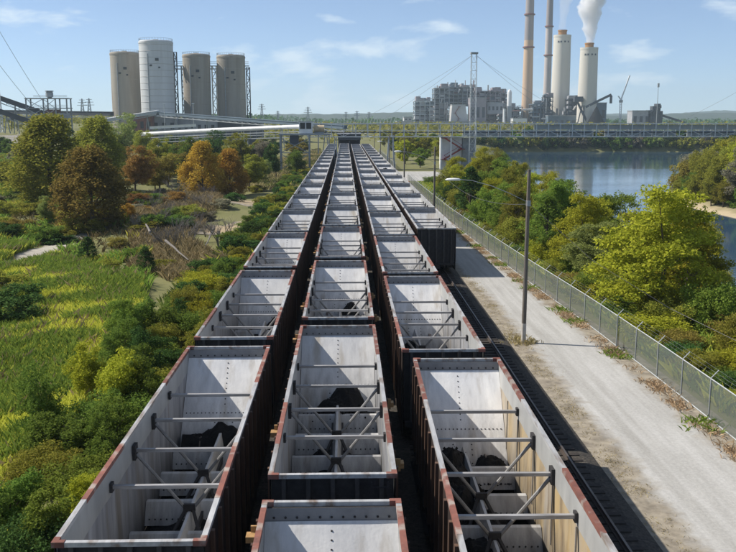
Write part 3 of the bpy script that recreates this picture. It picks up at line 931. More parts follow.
hp(('right', 0), "big black coal heap against the left wall of the nearest right car", 5, -1.6, 0.6, 8.6, 14.2, 0.7, 1.3, ragged=0.55)
hp(('right', 0), "ragged low coal strip in front of the big heap, nearest right car", 25, -1.4, 1.1, 3.5, 10.0, 0.44, 0.85, ragged=0.8)
hp(('right', 0), "small coal lump stuck at the right wall corner of the nearest right car", 26, 0.45, 1.55, 12.2, 14.0, 0.8, 0.5, ragged=0.9)
hp(('right', 1), "small black coal remnant near the low end of the second right car", 6, -1.0, 0.3, 10.5, 12.6, 0.75, 0.6)
def full_load(key, label, seed, y0=0.6, y1=15.3):
    add_heap(CARS[key].location, label, heap(seed, -1.49, 1.49, y0, y1, 2.4, 1.35, 0.15), "coal_load")
full_load(("right", 6), "coal load filling half a car of the right train", 31, 0.5, 8.2)
full_load(("far", 5), "coal load filling the car beside the gravel road", 32, 0.5, 15.3)

# ------------------------------------------------------------------ vegetation
def leaf_quads(rg, C, size, up=0.35, aspect=0.55):
    """one rhombic leaf per centre"""
    n = len(C)
    nrm = rg.normal(size=(n, 3)); nrm[:, 2] = np.abs(nrm[:, 2]) + up
    nrm /= np.linalg.norm(nrm, axis=1)[:, None]
    a = rg.normal(size=(n, 3)); u = np.cross(nrm, a); u /= np.linalg.norm(u, axis=1)[:, None]
    v = np.cross(nrm, u)
    s = size * rg.uniform(0.4, 1.55, size=(n, 1))
    u = u * s * 0.5; v = v * s * 0.5 * aspect
    return np.stack([C - u, C + v, C + u, C - v], 1).reshape(-1, 3)


def crown_points(rg, kind, nclump, nleaf):
    """leaf centres of a unit-high plant: many small clumps spread through the crown"""
    cl = []
    lobes = []
    if kind == 'round':
        for k in range(13):
            d = rg.normal(size=3); d /= np.linalg.norm(d)
            c = np.array([0, 0, 0.53]) + d * np.array([0.27, 0.27, 0.31]) * rg.uniform(0.55, 1.15)
            lobes.append((c, rg.uniform(0.12, 0.20)))
    if kind == 'spray':
        for k in range(26):
            z0 = rg.uniform(0.12, 0.80); t = rg.uniform(0, 6.283); ln = (0.52 - 0.34 * max(0, z0 - 0.35)) * rg.uniform(0.55, 1.12)
            if k < 5: ln *= 0.45; z0 = rg.uniform(0.78, 0.90)
            lobes.append((z0, t, ln, rg.uniform(0.05, 0.30) if z0 < 0.7 else rg.uniform(0.2, 0.6)))
    while len(cl) < nclump:
        d = rg.normal(size=3); d /= np.linalg.norm(d)
        f = rg.uniform(0.35, 1.0) ** 0.5
        if kind == 'round':
            lc, lr = lobes[rg.integers(len(lobes))]
            c = lc + d * lr * rg.uniform(0.6, 1.05); r = rg.uniform(0.035, 0.085)
            if c[2] < 0.05: continue
        elif kind == 'egg':
            z = rg.uniform(0.06, 0.95); rad = 0.31 * math.sin(math.pi * min(1, (z * 0.88 + 0.10)) ** 0.75) * rg.uniform(0.75, 1.12); t = rg.uniform(0, 6.283)
            g = rg.uniform(0.5, 1) ** 0.5
            c = np.array([rad * g * math.cos(t), rad * g * math.sin(t), z]); r = rg.uniform(0.05, 0.10)
        elif kind == 'cone':
            z = rg.uniform(0.04, 0.98); rad = 0.30 * (1 - z) ** 0.8 + 0.02; t = rg.uniform(0, 6.283); g = rg.uniform(0.6, 1)
            c = np.array([rad * g * math.cos(t), rad * g * math.sin(t), z]); r = rg.uniform(0.04, 0.075)
        elif kind == 'spray':
            z0, t, ln, rise = lobes[rg.integers(len(lobes))]
            u = rg.uniform(0.22, 1.0) ** 0.8
            z = z0 + rise * ln * u - 0.42 * ln * u * u
            sp_ = 0.07 * (1.15 - u)
            c = np.array([math.cos(t) * ln * u, math.sin(t) * ln * u, z]) + rg.normal(size=3) * np.array([sp_ + 0.02, sp_ + 0.02, 0.03]); r = rg.uniform(0.03, 0.075)
            if c[2] < 0.03: continue
        else:  # bush
            c = np.array([0, 0, 0.36]) + d * f * np.array([0.52, 0.52, 0.50]) * rg.uniform(0.7, 1.1); r = rg.uniform(0.08, 0.18)
            if c[2] < 0.05: continue
        cl.append((c, r))
    w = np.array([r ** 1.7 for _, r in cl]); w /= w.sum()
    cnt = rg.multinomial(nleaf, w)
    pts = []
    for (c, r), k in zip(cl, cnt):
        d = rg.normal(size=(k, 3)); d /= np.linalg.norm(d, axis=1)[:, None]
        rr = r * rg.uniform(0.25, 1.15, size=(k, 1)) ** 0.6
        fl = np.array([1.25, 1.25, 0.55]) if kind == 'spray' else np.array([1, 1, 0.8])
        q = c + d * rr * fl
        if kind == 'spray':
            out = np.hypot(q[:, 0] - c[0], q[:, 1] - c[1]); q[:, 2] -= out * 0.45
        pts.append(q)
    p = np.concatenate(pts)
    p[:, 2] = np.maximum(p[:, 2], 0.01)
    return p, cl


def make_proto(name, kind, seed, nclump, nleaf, leaf, trunk_r=0.022):
    rg = np.random.default_rng(seed)
    p, cl = crown_points(rg, kind, nclump, nleaf)
    cm = np_mesh("crown" if kind != 'bush' else "foliage", leaf_quads(rg, p, leaf), 4, L['green'])
    m = MB()
    top = 0.55 if kind == 'spray' else 0.72 if kind in ('round', 'egg') else 0.9 if kind == 'cone' else 0.3
    pts = [Vector((0, 0, -0.03))]
    for i in range(1, 6): pts.append(Vector((rg.uniform(-0.018, 0.018), rg.uniform(-0.018, 0.018), top * i / 5)))
    for i in range(5): m.tube(pts[i], pts[i + 1], trunk_r * (1 - i / 5.6), trunk_r * (1 - (i + 1) / 5.6), 7, cap=False)
    for c, r in cl[:16 if kind != 'bush' else 10]:
        k = min(4, max(0, int(c[2] * 0.55 / top * 5)))
        a = pts[k].lerp(pts[k + 1], 0.5); b = Vector(c); mid = a.lerp(b, 0.5) + Vector((0, 0, -0.03 if kind == 'spray' else 0.03))
        m.tube(a, mid, trunk_r * 0.45, trunk_r * 0.3, 5, cap=False); m.tube(mid, b, trunk_r * 0.3, trunk_r * 0.1, 5, cap=False)
    return cm, m.mesh("trunk" if kind != 'bush' else "stems", M_bark, smooth=True)


PR = {
    'round': [make_proto('round', 'round', s, 240, 19000, 0.026) for s in (1, 2, 3)],
    'egg': [make_proto('egg', 'egg', s, 260, 24000, 0.025) for s in (4, 5, 22)],
    'cone': [make_proto('cone', 'cone', s, 120, 8000, 0.028, 0.018) for s in (6, 7)],
    'spray': [make_proto('spray', 'spray', s, 420, 30000, 0.021, 0.015) for s in (8, 9, 10)],
    'bush': [make_proto('bush', 'bush', s, 55, 7000, 0.050, 0.03) for s in (11, 12, 13)],
    'far': [make_proto('round', 'round', s, 150, 5200, 0.055) for s in (14, 15, 16)],
    'farbush': [make_proto('bush', 'bush', s, 30, 1400, 0.10, 0.03) for s in (17, 18)],
    'fine': [make_proto('bush', 'bush', s, 90, 16000, 0.034, 0.02) for s in (19, 20, 21)],
}
rng_veg = random.Random(11)


def plant(name, kind, leaf, x, y, h, w, label, cat, group=None, dz=0.0):
    cm, tm = rng_veg.choice(PR[kind])
    z = gz(x, y) + dz
    t = empty(name, (x, y, z - 0.05), rng_veg.uniform(0, 6.283))
    # crown half-width of the prototypes is about 0.45 of their height
    base = {'round': 0.88, 'egg': 0.68, 'cone': 0.62, 'spray': 0.98, 'bush': 1.15, 'far': 0.88, 'farbush': 1.15, 'fine': 1.15}[kind]
    sx = w / base
    a = put("trunk" if 'bush' not in kind and kind != 'fine' else "stems", tm, t); b = put("crown" if 'bush' not in kind and kind != 'fine' else "foliage", cm, t)
    for o in (a, b): o.scale = (sx, sx * rng_veg.uniform(0.9, 1.1), h)
    b.material_slots[0].link = 'OBJECT'; b.material_slots[0].material = L[leaf]
    return tag(t, label, cat, group)


# trees of the belt between fence and river, placed one by one (x, y, height, width)
BELT = "trees in the belt between fence and river"
plant("tree", 'spray', 'yellow', 19.4, 52.5, 8.6, 9.4, "large yellow-green tree with drooping sprays behind the fence, tallest on the right", "tree", BELT)
plant("tree", 'spray', 'yellow', 23.0, 58, 7.0, 7.2, "yellow-green tree just behind the large drooping one, nearer the water", "tree", BELT)
plant("tree", 'cone', 'dark', 15.9, 112, 6.6, 5.4, "dense dark cedar beside the far stretch of the fence", "tree", BELT)
plant("tree", 'spray', 'pale', 17.9, 63, 5.2, 5.4, "small pale yellowish tree at the fence, left of the large yellow-green one", "tree", BELT)
plant("tree", 'cone', 'green', 17.6, 76, 6.0, 4.6, "pointed green cedar close behind the fence past the light pole", "tree", BELT)
belt = [(21.5, 64, 6.2, 5, 'spray', 'olive', "olive tree with loose sprays between the pale small tree and the river"),
        (24.5, 70, 5.8, 5, 'round', 'olive', "rounded olive tree on the river side behind the large yellow-green tree"),
        (20.5, 72, 6.4, 5, 'spray', 'yellow', "yellow-tinted tree right behind the light pole's wires"),
        (20.8, 82, 6.8, 5, 'round', 'green', "rounded green tree behind the pointed cedar at the fence"),
        (24.8, 84, 6.0, 5, 'spray', 'yellow', "yellow-green tree at the water edge right of the light pole top"),
        (17.4, 89, 6.2, 4.6, 'spray', 'olive', "olive tree standing close to the fence left of the light pole"),
        (21.8, 93, 6.8, 5, 'round', 'olive', "broad olive tree in the middle of the belt behind the light pole"),
        (17.0, 99, 5.6, 4.4, 'round', 'bright', "bright green tree by the fence just before the dark cedar"),
        (24.6, 101, 6.4, 5, 'round', 'green', "green tree on the bank with the river showing over it"),
        (20.3, 107, 7.2, 5.4, 'spray', 'olive', "tall olive tree right of the dark cedar"),
        (24.5, 115, 6.6, 5.2, 'spray', 'yellow', "yellowish tree on the bank right of the tall olive one"),
        (19.8, 121, 6.8, 5, 'round', 'bright', "bright green tree rising behind the dark cedar"),
        (25, 130, 7.0, 5.6, 'round', 'olive', "olive tree on the bank midway to the overhead gallery"),
        (20, 136, 6.8, 5.4, 'spray', 'yellow', "yellow tree in the belt midway to the overhead gallery"),
        (16.6, 142, 5.6, 5, 'round', 'olive', "olive tree at the end of the fence before the road junction"),
        (24, 148, 7.2, 6, 'spray', 'olive', "loose olive tree in front of the white stair tower"),
        (28.5, 155, 6.8, 6, 'round', 'green', "green tree on the river bank right of the white stair tower"),
        (20.5, 163, 6.2, 5.5, 'spray', 'yellow', "yellow tree just left below the white stair tower"),
        (27, 175, 7.6, 6.5, 'spray', 'yellow', "yellow tree partly hiding the foot of the gallery mast"),
        (32, 190, 7.4, 6.5, 'round', 'olive', "olive tree right of the gallery mast foot"),
        (37, 215, 7.6, 7, 'round', 'green', "green tree under the gallery at the river"),
        (43, 250, 8, 7, 'round', 'olive', "olive tree on the bank behind the gallery"),
        (22.6, 61, 7.4, 6.6, 'spray', 'yellow', "yellow-green tree left behind the large drooping one"),
        (19.0, 69, 6.8, 6.0, 'spray', 'yellow', "feathery yellow-green tree at the fence left of the small pale one"),
        (23.8, 77, 7.0, 6.4, 'spray', 'bright', "feathery bright green tree in the belt with water behind it"),
        (19.2, 80.5, 7.2, 5.8, 'spray', 'bright', "bright feathery tree beside the pointed cedar"),
        (26.5, 66, 6.0, 5.6, 'spray', 'olive', "olive tree at the water right of the light pole, low on the bank"),
        (25.6, 49, 5.6, 5.2, 'round', 'green', "green tree at the water right of the large yellow-green one"),
        (17.2, 94, 6.2, 5.0, 'spray', 'bright', "feathery green tree close to the fence before the bright rounded one"),
        (23.0, 98, 7.0, 6.0, 'spray', 'yellow', "yellow-green feathery tree midway along the belt"),
        (17.6, 105, 6.0, 4.8, 'spray', 'yellow', "yellow-green tree just before the dark cedar"),
        (22.4, 126, 7.2, 6.0, 'spray', 'bright', "bright feathery tree far along the belt towards the stair tower"),
        (17.0, 134, 6.0, 5.2, 'spray', 'yellow', "yellow-green tree by the fence past the dark cedar"),
        (27.8, 140, 7.0, 6.2, 'spray', 'yellow', "yellow tree on the bank before the gallery, water right of it"),
        (15.4, 128, 3.6, 3.6, 'round', 'dark', "low dark tree squeezed against the fence behind the cedar")]
for x, y, h, w, k, lf, lab in belt: plant("tree", k, lf, x, y, h, w, lab, "tree", BELT)

# shrubs along the foot of the belt
SH = "shrubs at the foot of the fence belt"
cols = [('yellow', "yellow-green"), ('dark', "dark green"), ('olive', "olive"), ('bright', "bright green"), ('brown', "brownish")]
seq = [('olive', 'olive'), ('yellow', 'yellow-green'), ('dark', 'dark green'), ('green', 'green'), ('olive', 'olive'), ('dark', 'dark green'), ('brown', 'brownish')]
ys = [34, 36.2, 38, 39.6, 41.2, 43, 45, 46.6, 48.4, 50.2, 54, 57.5, 61, 64.5, 69, 74, 80, 87, 95, 103, 110]
for i, y in enumerate(ys):
    lf, cn = seq[i % 7]
    x = fence_x(y) + rng_veg.uniform(2.0, 2.9)
    plant("shrub", 'fine', lf, x, y, rng_veg.uniform(1.1, 1.9), rng_veg.uniform(2.0, 3.0), "%s shrub right behind the fence, %s along the first row" % (cn, nth(i + 1)), "shrub", SH)
for i, (x, y) in enumerate([(20, 36), (22.4, 38.5), (19.8, 40.5), (23.4, 42), (20.8, 44), (24.4, 45.8), (21.6, 47.5), (25.4, 50), (26.4, 55), (26.0, 61), (27.4, 67), (27.8, 75), (28.2, 84), (28, 93), (28.5, 104), (29, 118), (26.8, 35), (25.4, 39)]):
    lf, cn = seq[(i * 3 + 2) % 7]
    plant("shrub", 'fine', lf, x, y, rng_veg.uniform(2.0, 3.2), rng_veg.uniform(2.8, 4.0), "%s bush on the slope to the river, %s along the second row" % (cn, nth(i + 1)), "shrub", SH)

US = "undergrowth bushes of the belt between fence and river"
rg_u = random.Random(31)
und = sorted([(rg_u.uniform(0, 1), 48 + 124 * rg_u.random() ** 1.1) for _ in range(95)], key=lambda p: p[1])
for i, (u, y) in enumerate(und):
    x = fence_x(y) + 2.6 + u * float(np.interp(y, [45, 90, 175], [11.5, 13.5, 17]))
    lf = rg_u.choice(['olive', 'yellow', 'green', 'yellow', 'olive', 'bright', 'yellow', 'bright'])
    cn = {'olive': 'olive', 'green': 'green', 'yellow': 'yellow-green', 'dark': 'dark green', 'bright': 'bright green'}[lf]
    plant("bush", 'fine', lf, x, y, rg_u.uniform(2.0, 4.2), rg_u.uniform(3.2, 4.8), "%s undergrowth bush between fence and river, %s from the near end" % (cn, nth(i + 1)), "bush", US)
# left of the trains
LEFTG = "autumn trees left of the trains"
def lt(px, py, h, w, k, lf, lab, Y=None):
    p = at(px, py, Z=0.0) if Y is None else at(px, py, Y=Y)
    plant("tree", k, lf, p.x, p.y, h, w, lab, "tree", LEFTG)
lt(92, 226, 10.0, 9.4, 'egg', 'brown', "large dark brown-green egg-shaped tree at the left, foremost of the autumn trees")
lt(52, 205, 13.2, 12.5, 'egg', 'olive', "tallest olive-brown tree at the far left behind the egg-shaped one")
lt(100, 190, 13.2, 10.5, 'egg', 'olive', "green-topped tree rising right behind the egg-shaped brown one")
lt(136, 198, 8.2, 8.2, 'round', 'rust', "rust-brown tree right of the large dark egg-shaped tree")
lt(160, 194, 7.8, 7.4, 'round', 'brown', "brownish tree between the rust tree and the orange one")
lt(168, 184, 9.4, 8.8, 'round', 'olive', "olive-green tree behind the brownish one, left of the orange tree")
lt(203, 196, 9.4, 7.8, 'egg', 'orange', "bright orange tree left of the pipe bridge post")
lt(230, 194, 8.4, 6.8, 'egg', 'orange', "orange-brown tree just right of the bright orange one")
lt(186, 178, 9.2, 8.6, 'round', 'green', "green tree rising behind the bright orange tree")
lt(125, 165, 13.5, 11, 'round', 'pale', "pale green round tree behind the group, under the white silo", )
lt(150, 166, 9.4, 10, 'round', 'olive', "olive tree under the white conveyor tube, behind the rust tree")
lt(242, 176, 9.0, 9, 'round', 'olive', "olive tree behind the post of the white conveyor tube")
lt(262, 176, 8.2, 6.6, 'round', 'grey', "greyish tree left of the conveyor trestle")
lt(276, 180, 7.4, 5.4, 'round', 'dark', "dark tree at the left leg of the conveyor trestle")
lt(296, 176, 6.8, 5.4, 'round', 'green', "green tree inside the conveyor trestle")
lt(214, 172, 9.4, 9, 'round', 'dark', "dark green tree behind the orange trees")
lt(64, 168, 4.4, 3.2, 'egg', 'yellow', "small yellow tree at the left edge of the tall olive-brown tree")
lt(20, 200, 3.6, 3.4, 'round', 'olive', "small thin olive tree standing alone in the left meadow")
lt(45, 222, 3.8, 3.4, 'round', 'pale', "small pale tree in front of the tall olive-brown one")
lt(88, 256, 2.7, 2.6, 'cone', 'dark', "small dark green cedar beside the dirt path")
lt(146, 266, 2.6, 2.3, 'cone', 'dark', "small dark green cedar right of the path, near the bare brush")

fill = []
rg_l = random.Random(41)
while len(fill) < 26:
    px, py = rg_l.uniform(-10, 296), rg_l.uniform(160, 192)
    if px < 30 and py < 176: continue
    if any(abs(px - a) < 7 and abs(py - b) < 6 for a, b in fill): continue
    fill.append((px, py))
fill.sort()
for i, (px, py) in enumerate(fill):
    lf = rg_l.choice(['olive', 'olive', 'green', 'pale', 'brown', 'olive', 'yellow'])
    cn = {'olive': 'olive', 'green': 'green', 'pale': 'pale green', 'brown': 'brownish', 'yellow': 'yellow-green'}[lf]
    p = at(px, py, Z=0.0); h = rg_l.uniform(4.5, 7.2)
    plant("tree", 'round', lf, p.x, p.y, h, h * rg_l.uniform(0.95, 1.2), "%s smaller tree filling the autumn grove, %s from the left" % (cn, nth(i + 1)), "tree", "smaller trees filling the autumn grove")
LS = "shrubs of the green thicket beside the left train"
thick = []
rg_t = random.Random(21)
for y in np.arange(21.5, 70, 2.3):
    for x in np.arange(-7.9, -15.5, -2.1):
        xx, yy = x + rg_t.uniform(-0.9, 0.9), y + rg_t.uniform(-1.0, 1.0)
        lim = float(np.interp(yy, [20, 30, 45, 55, 70], [-10.4, -11.4, -12.2, -11.4, -9.8]))
        if xx < lim + rg_t.uniform(-0.8, 0.8): continue
        thick.append((min(xx, -7.7), yy))
thick.sort(key=lambda p: p[1])
for i, (x, y) in enumerate(thick):
    lf = rg_t.choice(['green', 'dark', 'green', 'bright', 'dark', 'olive', 'green', 'dark', 'green', 'yellow'])
    cn = {'green': 'green', 'dark': 'dark green', 'bright': 'bright green', 'olive': 'olive', 'yellow': 'yellowish'}[lf]
    kd = rg_t.choice(['fine', 'fine', 'bush', 'round', 'round', 'spray'])
    h = rg_t.uniform(1.6, 3.2) * (1.25 if kd in ('round', 'spray') else 1.0) * (0.75 if y > 54 else 1) * (0.85 if x > -8.8 else 1)
    w_ = rg_t.uniform(2.3, 3.6) * (0.85 if kd in ('round', 'spray') else 1)
    plant("shrub", kd, lf, x, y, h, w_, "%s shrub, %s from the near end of the left thicket" % (cn, nth(i + 1)), "shrub", LS, dz=-0.25 if kd in ('round', 'spray') else 0)

SB = "bushes on the slope beside the left train"
sl = sorted([(rg_t.uniform(-11.8, -7.9), rg_t.uniform(66, 215)) for _ in range(95)], key=lambda p: p[1])
for i, (x, y) in enumerate(sl):
    lf = rg_t.choice(['olive', 'green', 'olive', 'dark', 'green', 'green', 'dark', 'yellow'])
    cn = {'green': 'green', 'dark': 'dark green', 'olive': 'olive', 'yellow': 'yellowish', 'brown': 'brownish', 'pale': 'pale green'}[lf]
    plant("bush", 'bush', lf, x, y, rg_t.uniform(0.9, 2.1), rg_t.uniform(1.8, 3.4), "%s bush on the slope beside the left train, %s from the near end" % (cn, nth(i + 1)), "bush", SB)
MS = "scattered shrubs of the left meadow"
ms = [(8, 322, 2.3, 5.0, 'dark', "dark shrub at the left picture edge below the path"), (22, 308, 1.9, 4.0, 'dark', "dark shrub right of the one at the picture edge"),
      (-4, 296, 2.4, 5.0, 'olive', "olive shrub behind the dark shrubs at the left edge"), (16, 292, 1.2, 2.6, 'green', "low green shrub between path and dark shrubs"),
      (5, 236, 1.6, 3.2, 'dark', "dark shrub left of the dirt path at the meadow edge"), (28, 226, 1.5, 3.0, 'brown', "brown shrub behind the dirt path"),
      (55, 222, 1.4, 2.8, 'olive', "olive shrub at the bend of the dirt path"), (118, 240, 1.3, 2.6, 'brown', "brown shrub under the egg-shaped tree"),
      (108, 262, 1.2, 2.6, 'olive', "olive shrub between the two small cedars"), (130, 252, 1.4, 2.4, 'green', "green shrub just left of the right small cedar"),
      (165, 262, 1.3, 2.6, 'olive', "olive shrub in front of the bare grey brush"), (128, 222, 2.2, 2.4, 'orange', "small orange-brown shrub left of the bare grey brush"),
      (236, 205, 1.8, 3.6, 'dark', "dark shrub behind the sandy clearing"), (222, 212, 1.6, 3.4, 'grey', "grey shrub at the left end of the sandy clearing"),
      (258, 193, 1.5, 4, 'olive', "olive shrub behind the sandy track near the train"), (206, 220, 1.7, 3, 'grey', "grey shrub beside the bare brush and the clearing"),
      (282, 216, 1.2, 2.2, 'yellow', "yellow-green shrub on the slope between clearing and left train"), (270, 232, 1.3, 2.2, 'bright', "bright green shrub on the slope by the third left car"),
      (252, 250, 1.4, 2.6, 'green', "green shrub on the slope by the second left car"), (238, 262, 1.5, 2.4, 'olive', "olive shrub below the clearing beside the train"),
      (296, 198, 1.2, 2.2, 'olive', "olive shrub on the slope by the fifth left car"), (306, 184, 1.4, 2.6, 'yellow', "yellow shrub on the slope near the conveyor trestle"),
      (40, 190, 1.8, 4, 'olive', "olive shrub behind the small thin meadow tree"), (8, 212, 1.2, 3, 'dark', "dark low shrub in the far left meadow"),
      (10, 180, 1.5, 4, 'green', "green shrub below the gravel pad"), (34, 176, 1.8, 4, 'olive', "olive shrub at the edge of the gravel pad")]
for px, py, h, w, lf, lab in ms:
    p = at(px, py, Z=-0.2); plant("shrub", 'bush', lf, p.x, p.y, h, w, lab, "shrub", MS)

# far river bank and the spit across the water
LU = "low bushes under and behind the autumn trees"
und = []
while len(und) < 99:
    px, py = rg_u.uniform(-20, 300), rg_u.uniform(160, 236)
    if (px > 190 and py > 196) or (px < 40 and py < 172) or py - 160 > (300 - px) * 0.6: continue
    und.append((px, py))
und.sort()
for i, (px, py) in enumerate(und):
    p = at(px, py, Z=-0.2)
    lf = rg_u.choice(['olive', 'brown', 'green', 'grey', 'olive', 'dark', 'pale', 'rust' if px > 100 else 'olive'])
    cn = {'olive': 'olive', 'green': 'green', 'brown': 'brown', 'dark': 'dark green', 'grey': 'greyish', 'pale': 'pale green', 'rust': 'rusty'}[lf]
    plant("bush", 'bush', lf, p.x, p.y, rg_u.uniform(1.0, 2.6), rg_u.uniform(2.8, 5.5), "%s low bush among the autumn trees, %s from the left" % (cn, nth(i + 1)), "bush", LU)
FB = "trees along the far river bank"
rg_f = random.Random(5)
xs = np.linspace(64, 330, 96)
for i, x in enumerate(xs):
    row = i % 2
    y = float(np.interp(x, [60, 82, 140, 220, 330, 520], [446.5, 462, 465, 459.5, 447, 433])) + row * 5 + rg_f.uniform(-0.5, 2)
    lf = rg_f.choice(['olive', 'green', 'dark', 'olive', 'grey', 'pale', 'olive', 'brown', 'green'])
    cn = {'olive': 'olive', 'green': 'green', 'dark': 'dark green', 'grey': 'greyish', 'pale': 'pale green', 'brown': 'brownish'}[lf]
    h = rg_f.uniform(6.0, 9.5) + row * 3.5
    plant("tree", 'farbush', lf, x + rg_f.uniform(-1.5, 1.5), y, h, h * rg_f.uniform(0.8, 1.15), "%s tree on the far river bank, %s from the left in its row" % (cn, nth(i + 1)), "tree", FB)
SP = "trees on the spit across the river"
i = 0
spits = []
for k in range(400):
    px, y = rg_f.uniform(659, 752), rg_f.uniform(150, 236)
    x = at(px, 150, Y=y).x
    d = float(river_sd(np.array([x]), np.array([y]))[0])
    if d < 2.2 or any((x - a) ** 2 + (y - b) ** 2 < 11 for a, b, _, _ in spits): continue
    spits.append((x, y, d, px))
spits.sort(key=lambda p: p[3])
for x, y, d, px in spits:
    i += 1
    lf = rg_f.choice(['olive', 'olive', 'olive', 'brown', 'brown', 'olive', 'green', 'yellow', 'grey', 'orange' if px < 700 else 'olive'])
    cn = {'olive': 'olive', 'green': 'green', 'brown': 'brown', 'orange': 'orange', 'rust': 'rust-red', 'yellow': 'yellow', 'grey': 'greyish'}[lf]
    h = (float(np.interp(px, [658, 690, 736], [6.2, 8.2, 12.0])) * rg_f.uniform(0.7, 1.1)) * (0.6 if d < 4.5 else 1)
    plant("tree", rg_f.choice(['bush', 'round', 'round']), lf, x, y, h, h * rg_f.uniform(0.65, 0.9) + 0.8, "%s tree on the sandy spit across the water, %s from its left tip" % (cn, nth(i)), "tree", SP)
for k in range(26):
    t = k / 25
    x, y = (66.5 + 2.5 * rg_f.random(), 186 - 84 * t)
    x += 3.0
    plant("shrub", 'farbush', rg_f.choice(['olive', 'brown', 'green', 'grey']), x, y, rg_f.uniform(1.2, 2.4), rg_f.uniform(3, 4.5), "low shrub along the sandy edge of the spit, %s from the tip" % nth(k + 1), "shrub", "shrubs along the edge of the spit")
# woods left and right of the yard further off
BW = "trees beside the yard beyond the overhead gallery"
i = 0
for k in range(34):
    x = rg_f.uniform(17, 40); y = rg_f.uniform(222, 420)
    if float(river_sd(np.array([x]), np.array([y]))[0]) < 6: continue
    i += 1
    lf = rg_f.choice(['olive', 'yellow', 'green', 'olive', 'yellow', 'dark', 'bright'])
    cn = {'olive': 'olive', 'green': 'green', 'yellow': 'yellow', 'dark': 'dark green', 'bright': 'bright green'}[lf]
    h = rg_f.uniform(5.5, 8.2)
    plant("tree", 'far', lf, x, y, h, h * 0.95, "%s tree right of the yard beyond the overhead gallery, %s in the grove" % (cn, nth(i)), "tree", BW)
i = 0
for k in range(60):
    x = rg_f.uniform(-110, -14); y = rg_f.uniform(200, 420)
    i += 1
    lf = rg_f.choice(['olive', 'green', 'dark', 'olive', 'pale', 'brown', 'grey'])
    cn = {'olive': 'olive', 'green': 'green', 'dark': 'dark green', 'pale': 'pale green', 'brown': 'brownish', 'grey': 'greyish'}[lf]
    h = rg_f.uniform(4.5, 7.0)
    plant("tree", 'far', lf, x, y, h, h * 1.0, "%s tree in the low wood left of the yard below the silos, %s counted" % (cn, nth(i)), "tree", "trees of the low wood below the silos")


def mass(name, n, area, hfun, size, leaf, label, cat="woods", clump=1.0, per=9):
    """a far wood that reads as one mass"""
    rg = np.random.default_rng(len(name) + n)
    x = rg.uniform(area[0], area[1], n); y = rg.uniform(area[2], area[3], n)
    ok = river_sd(x, y) > 8; x, y = x[ok], y[ok]
    z = gz_np(x, y); h = hfun(rg, len(x))
    C = np.repeat(np.stack([x, y, z], 1), per, 0); H = np.repeat(h, per)
    d = rg.normal(size=(len(C), 3)); d /= np.linalg.norm(d, axis=1)[:, None]
    C = C + d * (H * 0.48)[:, None] * np.array([1, 1, 0.9]); C[:, 2] += H * 0.5
    o = put(name, np_mesh(name, leaf_quads(rg, C, size, 0.3, 0.9), 4, L[leaf]))
    return tag(o, label, cat, kind="stuff")


mass("distant_woods", 2600, (-900, 700, 480, 1050), lambda r, n: r.uniform(6, 10, n), 2.6, 'olive', "wood of mixed trees beyond the yard, before the power plant")
mass("distant_woods", 2600, (-1500, 1500, 1200, 2600), lambda r, n: r.uniform(9, 15, n), 5.0, 'dark', "dark distant woodland belt below the hills")


# bare brush
def make_bare(seed):
    rg = random.Random(seed); m = MB()
    def grow(p, d, l, r, k):
        q = p + d * l
        m.tube(p, q, r, r * 0.6, 4, cap=False)
        if k == 0: return
        for i in range(3 if k > 1 else 4):
            nd = (d + Vector((rg.uniform(-.7, .7), rg.uniform(-.7, .7), rg.uniform(-.25, .45)))).normalized()
            grow(p.lerp(q, rg.uniform(0.5, 1)), nd, l * rg.uniform(.55, .85), r * .55, k - 1)
    for i in range(9):
        a = rg.uniform(0, 6.28); grow(Vector((math.cos(a) * .12, math.sin(a) * .12, -.02)), Vector((math.cos(a) * .5, math.sin(a) * .5, 1)).normalized(), rg.uniform(.25, .42), .012, 3)
    return m.mesh("branches", M_deadwood)


BARE = [make_bare(s) for s in (1, 2, 3)]
rg_b = random.Random(9)
bare = [(152, 242), (168, 238), (182, 232), (160, 226), (176, 218), (196, 226), (190, 210), (206, 236), (148, 214), (170, 246), (186, 244), (206, 212), (140, 232), (214, 200), (200, 202), (180, 202), (160, 206), (222, 242)]
for i, (px, py) in enumerate(bare):
    p = at(px, py, Z=-0.2)
    t = empty("bare_bush", (p.x, p.y, gz(p.x, p.y)), rg_b.uniform(0, 6))
    o = put("branches", rg_b.choice(BARE), t); s = rg_b.uniform(2.2, 3.8); o.scale = (s * 1.1, s * 1.1, s)
    tag(t, "bare grey leafless bush in the brush beside the clearing, %s from the left" % nth(1 + sorted(bare).index((px, py))), "bush", "bare grey bushes beside the clearing")
for i, (a, b, lab) in enumerate([((166, 240), (188, 260), "fallen bleached tree trunk lying in front of the bare brush"), ((214, 226), (206, 246), "thin dead stem leaning at the left end of the clearing"), ((150, 232), (140, 214), "dead leaning trunk standing among the bare brush")]):
    p, q = at(*a, Z=1.2 if i != 1 else 0.2), at(*b, Z=0.1 if i != 1 else 1.0)
    m = MB(); pts = [p.lerp(q, k / 5) + Vector((rg_b.uniform(-.06, .06), rg_b.uniform(-.06, .06), rg_b.uniform(-.05, .05))) for k in range(6)]
    for k in range(5): m.tube(pts[k], pts[k + 1], 0.13 - k * 0.018, 0.13 - (k + 1) * 0.018, 7)
    tag(m.build("dead_trunk", M_deadwood), lab, "trunk")


